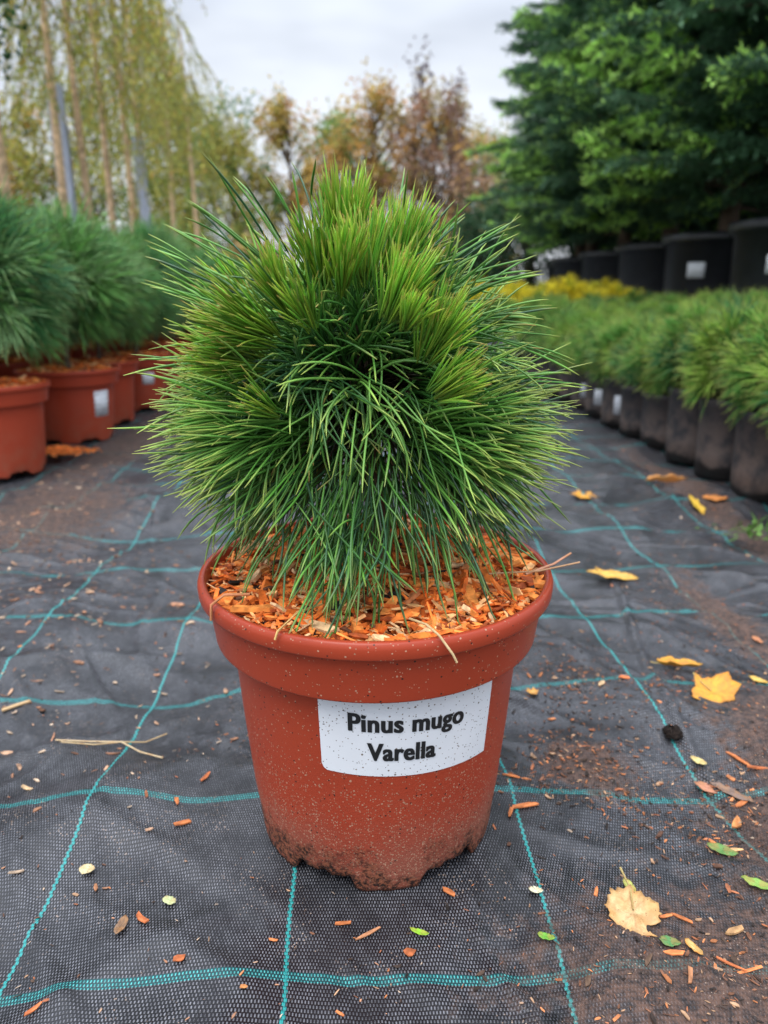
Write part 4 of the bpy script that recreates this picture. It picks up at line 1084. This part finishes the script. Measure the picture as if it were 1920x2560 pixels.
# wood chips lying on the fabric
CG = 'loose wood chips on the ground fabric'
chips = [(393, 1770, 34, .35, 0, 'rectangular brown wood chip left of the pot'), (308, 1992, 36, .38, 2, 'elongated orange wood chip at lower left'), (388, 2082, 24, .75, 2, 'squarish orange wood chip below the pale green leaf'),
         (443, 1665, 32, .25, 2, 'slim red orange chip left of the pot'), (55, 1685, 26, .4, 5, 'tan wood chip at the left edge'), (72, 2182, 38, .25, 2, 'orange splinter in the lower left corner'),
         (382, 1723, 24, .4, 0, 'orange chip on the teal cross line left of the pot'), (741, 1990, 34, .25, 0, 'orange chip in front of the pot'), (795, 2010, 60, .12, 6, 'thin straight straw splinter in front of the pot'),
         (970, 1925, 30, .4, 0, 'curled orange chip by the right foot of the pot'), (1135, 1735, 60, .18, 0, 'long orange splinter right of the pot'), (1103, 1752, 30, .3, 0, 'short orange chip right of the pot'), (1105, 1665, 36, .25, 0, 'slim pale orange chip right of the pot'),
         (1600, 1738, 42, .4, 1, 'bright orange chip at the right edge'), (1560, 1790, 55, .18, 0, 'slender orange chip over the dark green leaf'), (1590, 1800, 45, .18, 3, 'pale splinter crossing the dark green leaf'), (1590, 1992, 50, .3, 3, 'peach coloured chip right of the pale tan leaf'),
         (1470, 1960, 55, .14, 0, 'thin reddish splinter right of the pale tan leaf'), (1440, 1968, 30, .25, 0, 'short chip between splinter and pale tan leaf'), (1290, 1905, 26, .3, 0, 'small orange chip touching the pale tan leaf'), (1348, 1477-10, 22, .5, 2, 'small red orange block left of the lobed leaf'),
         (1300, 1476, 24, .4, 5, 'yellow tan chip right of the pot below the rim'), (1600, 1620, 60, .15, 0, 'long splinter at the right edge'), (1640, 1640, 50, .2, 2, 'orange splinter by the right edge'), (1610, 1700, 50, .2, 0, 'orange chip by the right edge under the splinters'),
         (1580, 2080, 60, .12, 2, 'red orange splinter in the lower right'), (1620, 2090, 60, .12, 0, 'long thin splinter at lower right edge'), (1490, 2115, 40, .25, 6, 'brown chip in the lower right soil'), (1455, 2065, 40, .3, 0, 'brown orange chip in the lower right soil'), (1400, 2080, 34, .3, 8, 'dark brown chip on the soil'),
         (205, 1905, 20, .5, 6, 'small brown chip at left of the seed husk'), (528, 2148, 16, .6, 1, 'tiny orange chip near the front teal line'), (100, 2195-30, 14, .5, 4, 'tiny brown chip in the lower left'), (735, 2190, 22, .3, 0, 'orange chip near the bottom edge'), (885, 2050, 24, .8, 2, 'crumpled orange chip below the tiny green leaf'),
         (1270, 2118, 24, .5, 8, 'dark crumb near the front teal line'), (590, 2085-60, 20, .3, 0, 'thin orange chip left of the teal line in front')]
M_c1 = M_chip
for i, (px, py, w_, asp, ci, lb) in enumerate(chips):
    x, y, _ = onground(px, py); u, d, f = pix(px, py); sc = w_*K*(CAM_H/d)
    yaw = [.5, -.6, .2, 1.2, -.2, .9, -1.1, .05][i % 8]
    V, F, C = boxes(np.zeros((1, 3)), np.array([[sc, sc*asp, sc*min(asp, .3)*.35]]), rots(np.array([0.]), np.array([rng.normal(0, .06)]), np.array([rng.normal(0, .15)])), (CHIPC[ci:ci+1]*.75+np.array([[.06, .06, .045]]))*rng.uniform(.7, 1.1))
    o = mesh_np('wood_chip', V, F, M_chip, None, C, False, loc=(x, y, ghs(x, y)+sc*min(asp, .3)*.25+.0012)); o.rotation_euler.z = yaw
    tag(o, lb, 'wood chip', CG)
# dark soil lump
def lump(px, py, r_, lb):
    V, F = lathe([(0, -.3), (.6, -.25), (1, .1), (.85, .5), (.5, .8), (0, .9)], 18)
    V = V*r_*(1+.3*rng.normal(0, .5, (len(V), 1)).clip(-1, 1)); V[:, 2] = V[:, 2].clip(-.3*r_, None)
    x, y, _ = onground(px, py); o = mesh_np('soil_lump', V, F, M_soil, None, loc=(x, y, ghs(x, y)+.3*r_)); tag(o, lb, 'soil')
M_soil = mat_plain('peat', (.022, .015, .012), .95, .2, 1, 300, .5)
lump(1453, 1572, .0105, 'black clump of soil beside the folded fabric seam')
# litter nobody could count: crumbs of bark, grit and peat
def litter(n, fx, size, cols, name, lb, zoff=.0008):
    P = fx(n); keep = (P[:, 1] > .3); P = P[keep]; n = len(P)
    d = np.hypot(P[:, 0]-POTX, P[:, 1]-POTY); P = P[d > .110]; n = len(P)
    z = gh(P[:, 0], P[:, 1]); ln = rng.lognormal(math.log(size), .45, n).clip(size*.4, size*4)
    asp = rng.uniform(.10, .65, n); Z = z+zoff+ln*asp*.1
    c = np.array(cols)[rng.integers(0, len(cols), n)]*rng.uniform(.7, 1.25, (n, 1))
    V, F, C = boxes(np.stack([P[:, 0], P[:, 1], Z], -1), np.stack([ln*1.25, ln*asp, ln*asp*.3], -1), rots(rng.uniform(0, 6.28, n), rng.normal(0, .2, n), rng.normal(0, .3, n)), c)
    o = mesh_np(name, V, F, M_chip, None, C, False); tag(o, lb, 'litter', kind='stuff')
def uni(n): return np.stack([rng.uniform(-1.0, .9, n), .3+2.2*rng.random(n)**1.6], -1)
cl_c = [(rng.uniform(-.85, .75), .35+1.6*rng.random(), rng.uniform(.01, .05)) for _ in range(110)]
def clus(n):
    k = rng.integers(0, len(cl_c), n); c = np.array(cl_c)[k]; return c[:, :2]+rng.normal(0, 1, (n, 2))*c[:, 2:3]
def rgt(n):
    c = np.array([(.40, .62, .07, .16), (.27, .37, .09, .05), (.42, .48, .05, .06), (.20, .63, .05, .04), (.47, .95, .07, .2), (.24, .78, .05, .06), (.34, .55, .08, .05), (.72, 1.8, .05, .6)])
    k = rng.integers(0, len(c), n); q = c[k]; return q[:, :2]+rng.normal(0, 1, (n, 2))*q[:, 2:4]
def lft(n):
    c = np.array([(-.78, 1.35, .12, .12), (-.6, 1.1, .15, .15), (-.45, .8, .15, .15), (-.8, 2.0, .08, .4)])
    k = rng.integers(0, len(c), n); q = c[k]; return q[:, :2]+rng.normal(0, 1, (n, 2))*q[:, 2:4]
BRN = [(.36, .13, .06), (.48, .18, .07), (.20, .09, .05), (.08, .05, .035), (.40, .24, .14), (.03, .022, .018), (.14, .07, .045), (.05, .035, .028)]
PAL = [(.45, .29, .19), (.42, .21, .12), (.33, .17, .10), (.50, .38, .28)]
litter(2600, uni, .0020, BRN+PAL, 'bark_crumbs', 'fine brown and orange bark crumbs strewn over the whole ground fabric')
litter(2200, clus, .0020, BRN+PAL, 'bark_crumbs', 'little heaps of bark crumbs gathered in hollows of the fabric')
litter(6500, rgt, .0023, BRN, 'bark_litter', 'dense bark litter and peat on the right side of the path')
litter(1000, lft, .0052, [(.40, .24, .15), (.34, .17, .10), (.45, .33, .23), (.20, .10, .06)], 'coarse_litter', 'coarse pale wood bits on the fabric beside the left pots')

for i, (x, y, H, W) in enumerate(HEDGE):
    add_tree(x, y, 0, 'evergreen_shrub', 'dark evergreen shrub filling the gap behind the black tree containers', 'dark shrubs behind the containers', seed=200+i, H=H, W=W, z0=.05, cols=[(.035, .09, .04), (.05, .12, .05)], nclump=90, per=90, leaf=.08)
# weed at the right edge
wx, wy, _ = onground(1628, 1165)
rt = empty('weed', (wx, wy, .002), 0, 'small green weed sprouting by the black pots at the right edge', 'plant')
n = 60; D = norm(rng.normal(0, 1, (n, 3))*np.array((1, 1, .35))+np.array((0, 0, .5))); P = np.stack([rng.normal(0, .03, n), rng.normal(0, .03, n), rng.uniform(0, .02, n)], -1)
V, F, C = quads(P, D, np.tile(np.array([[0, .2, 1.]]), (n, 1)), rng.uniform(.015, .035, n), rng.uniform(.008, .014, n), np.array([(.10, .20, .04)])*rng.uniform(.6, 1.4, (n, 1)))
mesh_np('leaves', V, F, M_leafmat, rt, C, False)
V, F = tube([(0, 0, 0), (.003, 0, .02), (.006, .003, .05)], [.0012, .001, .0006], 5); mesh_np('stem', V, F, M_bark, rt)
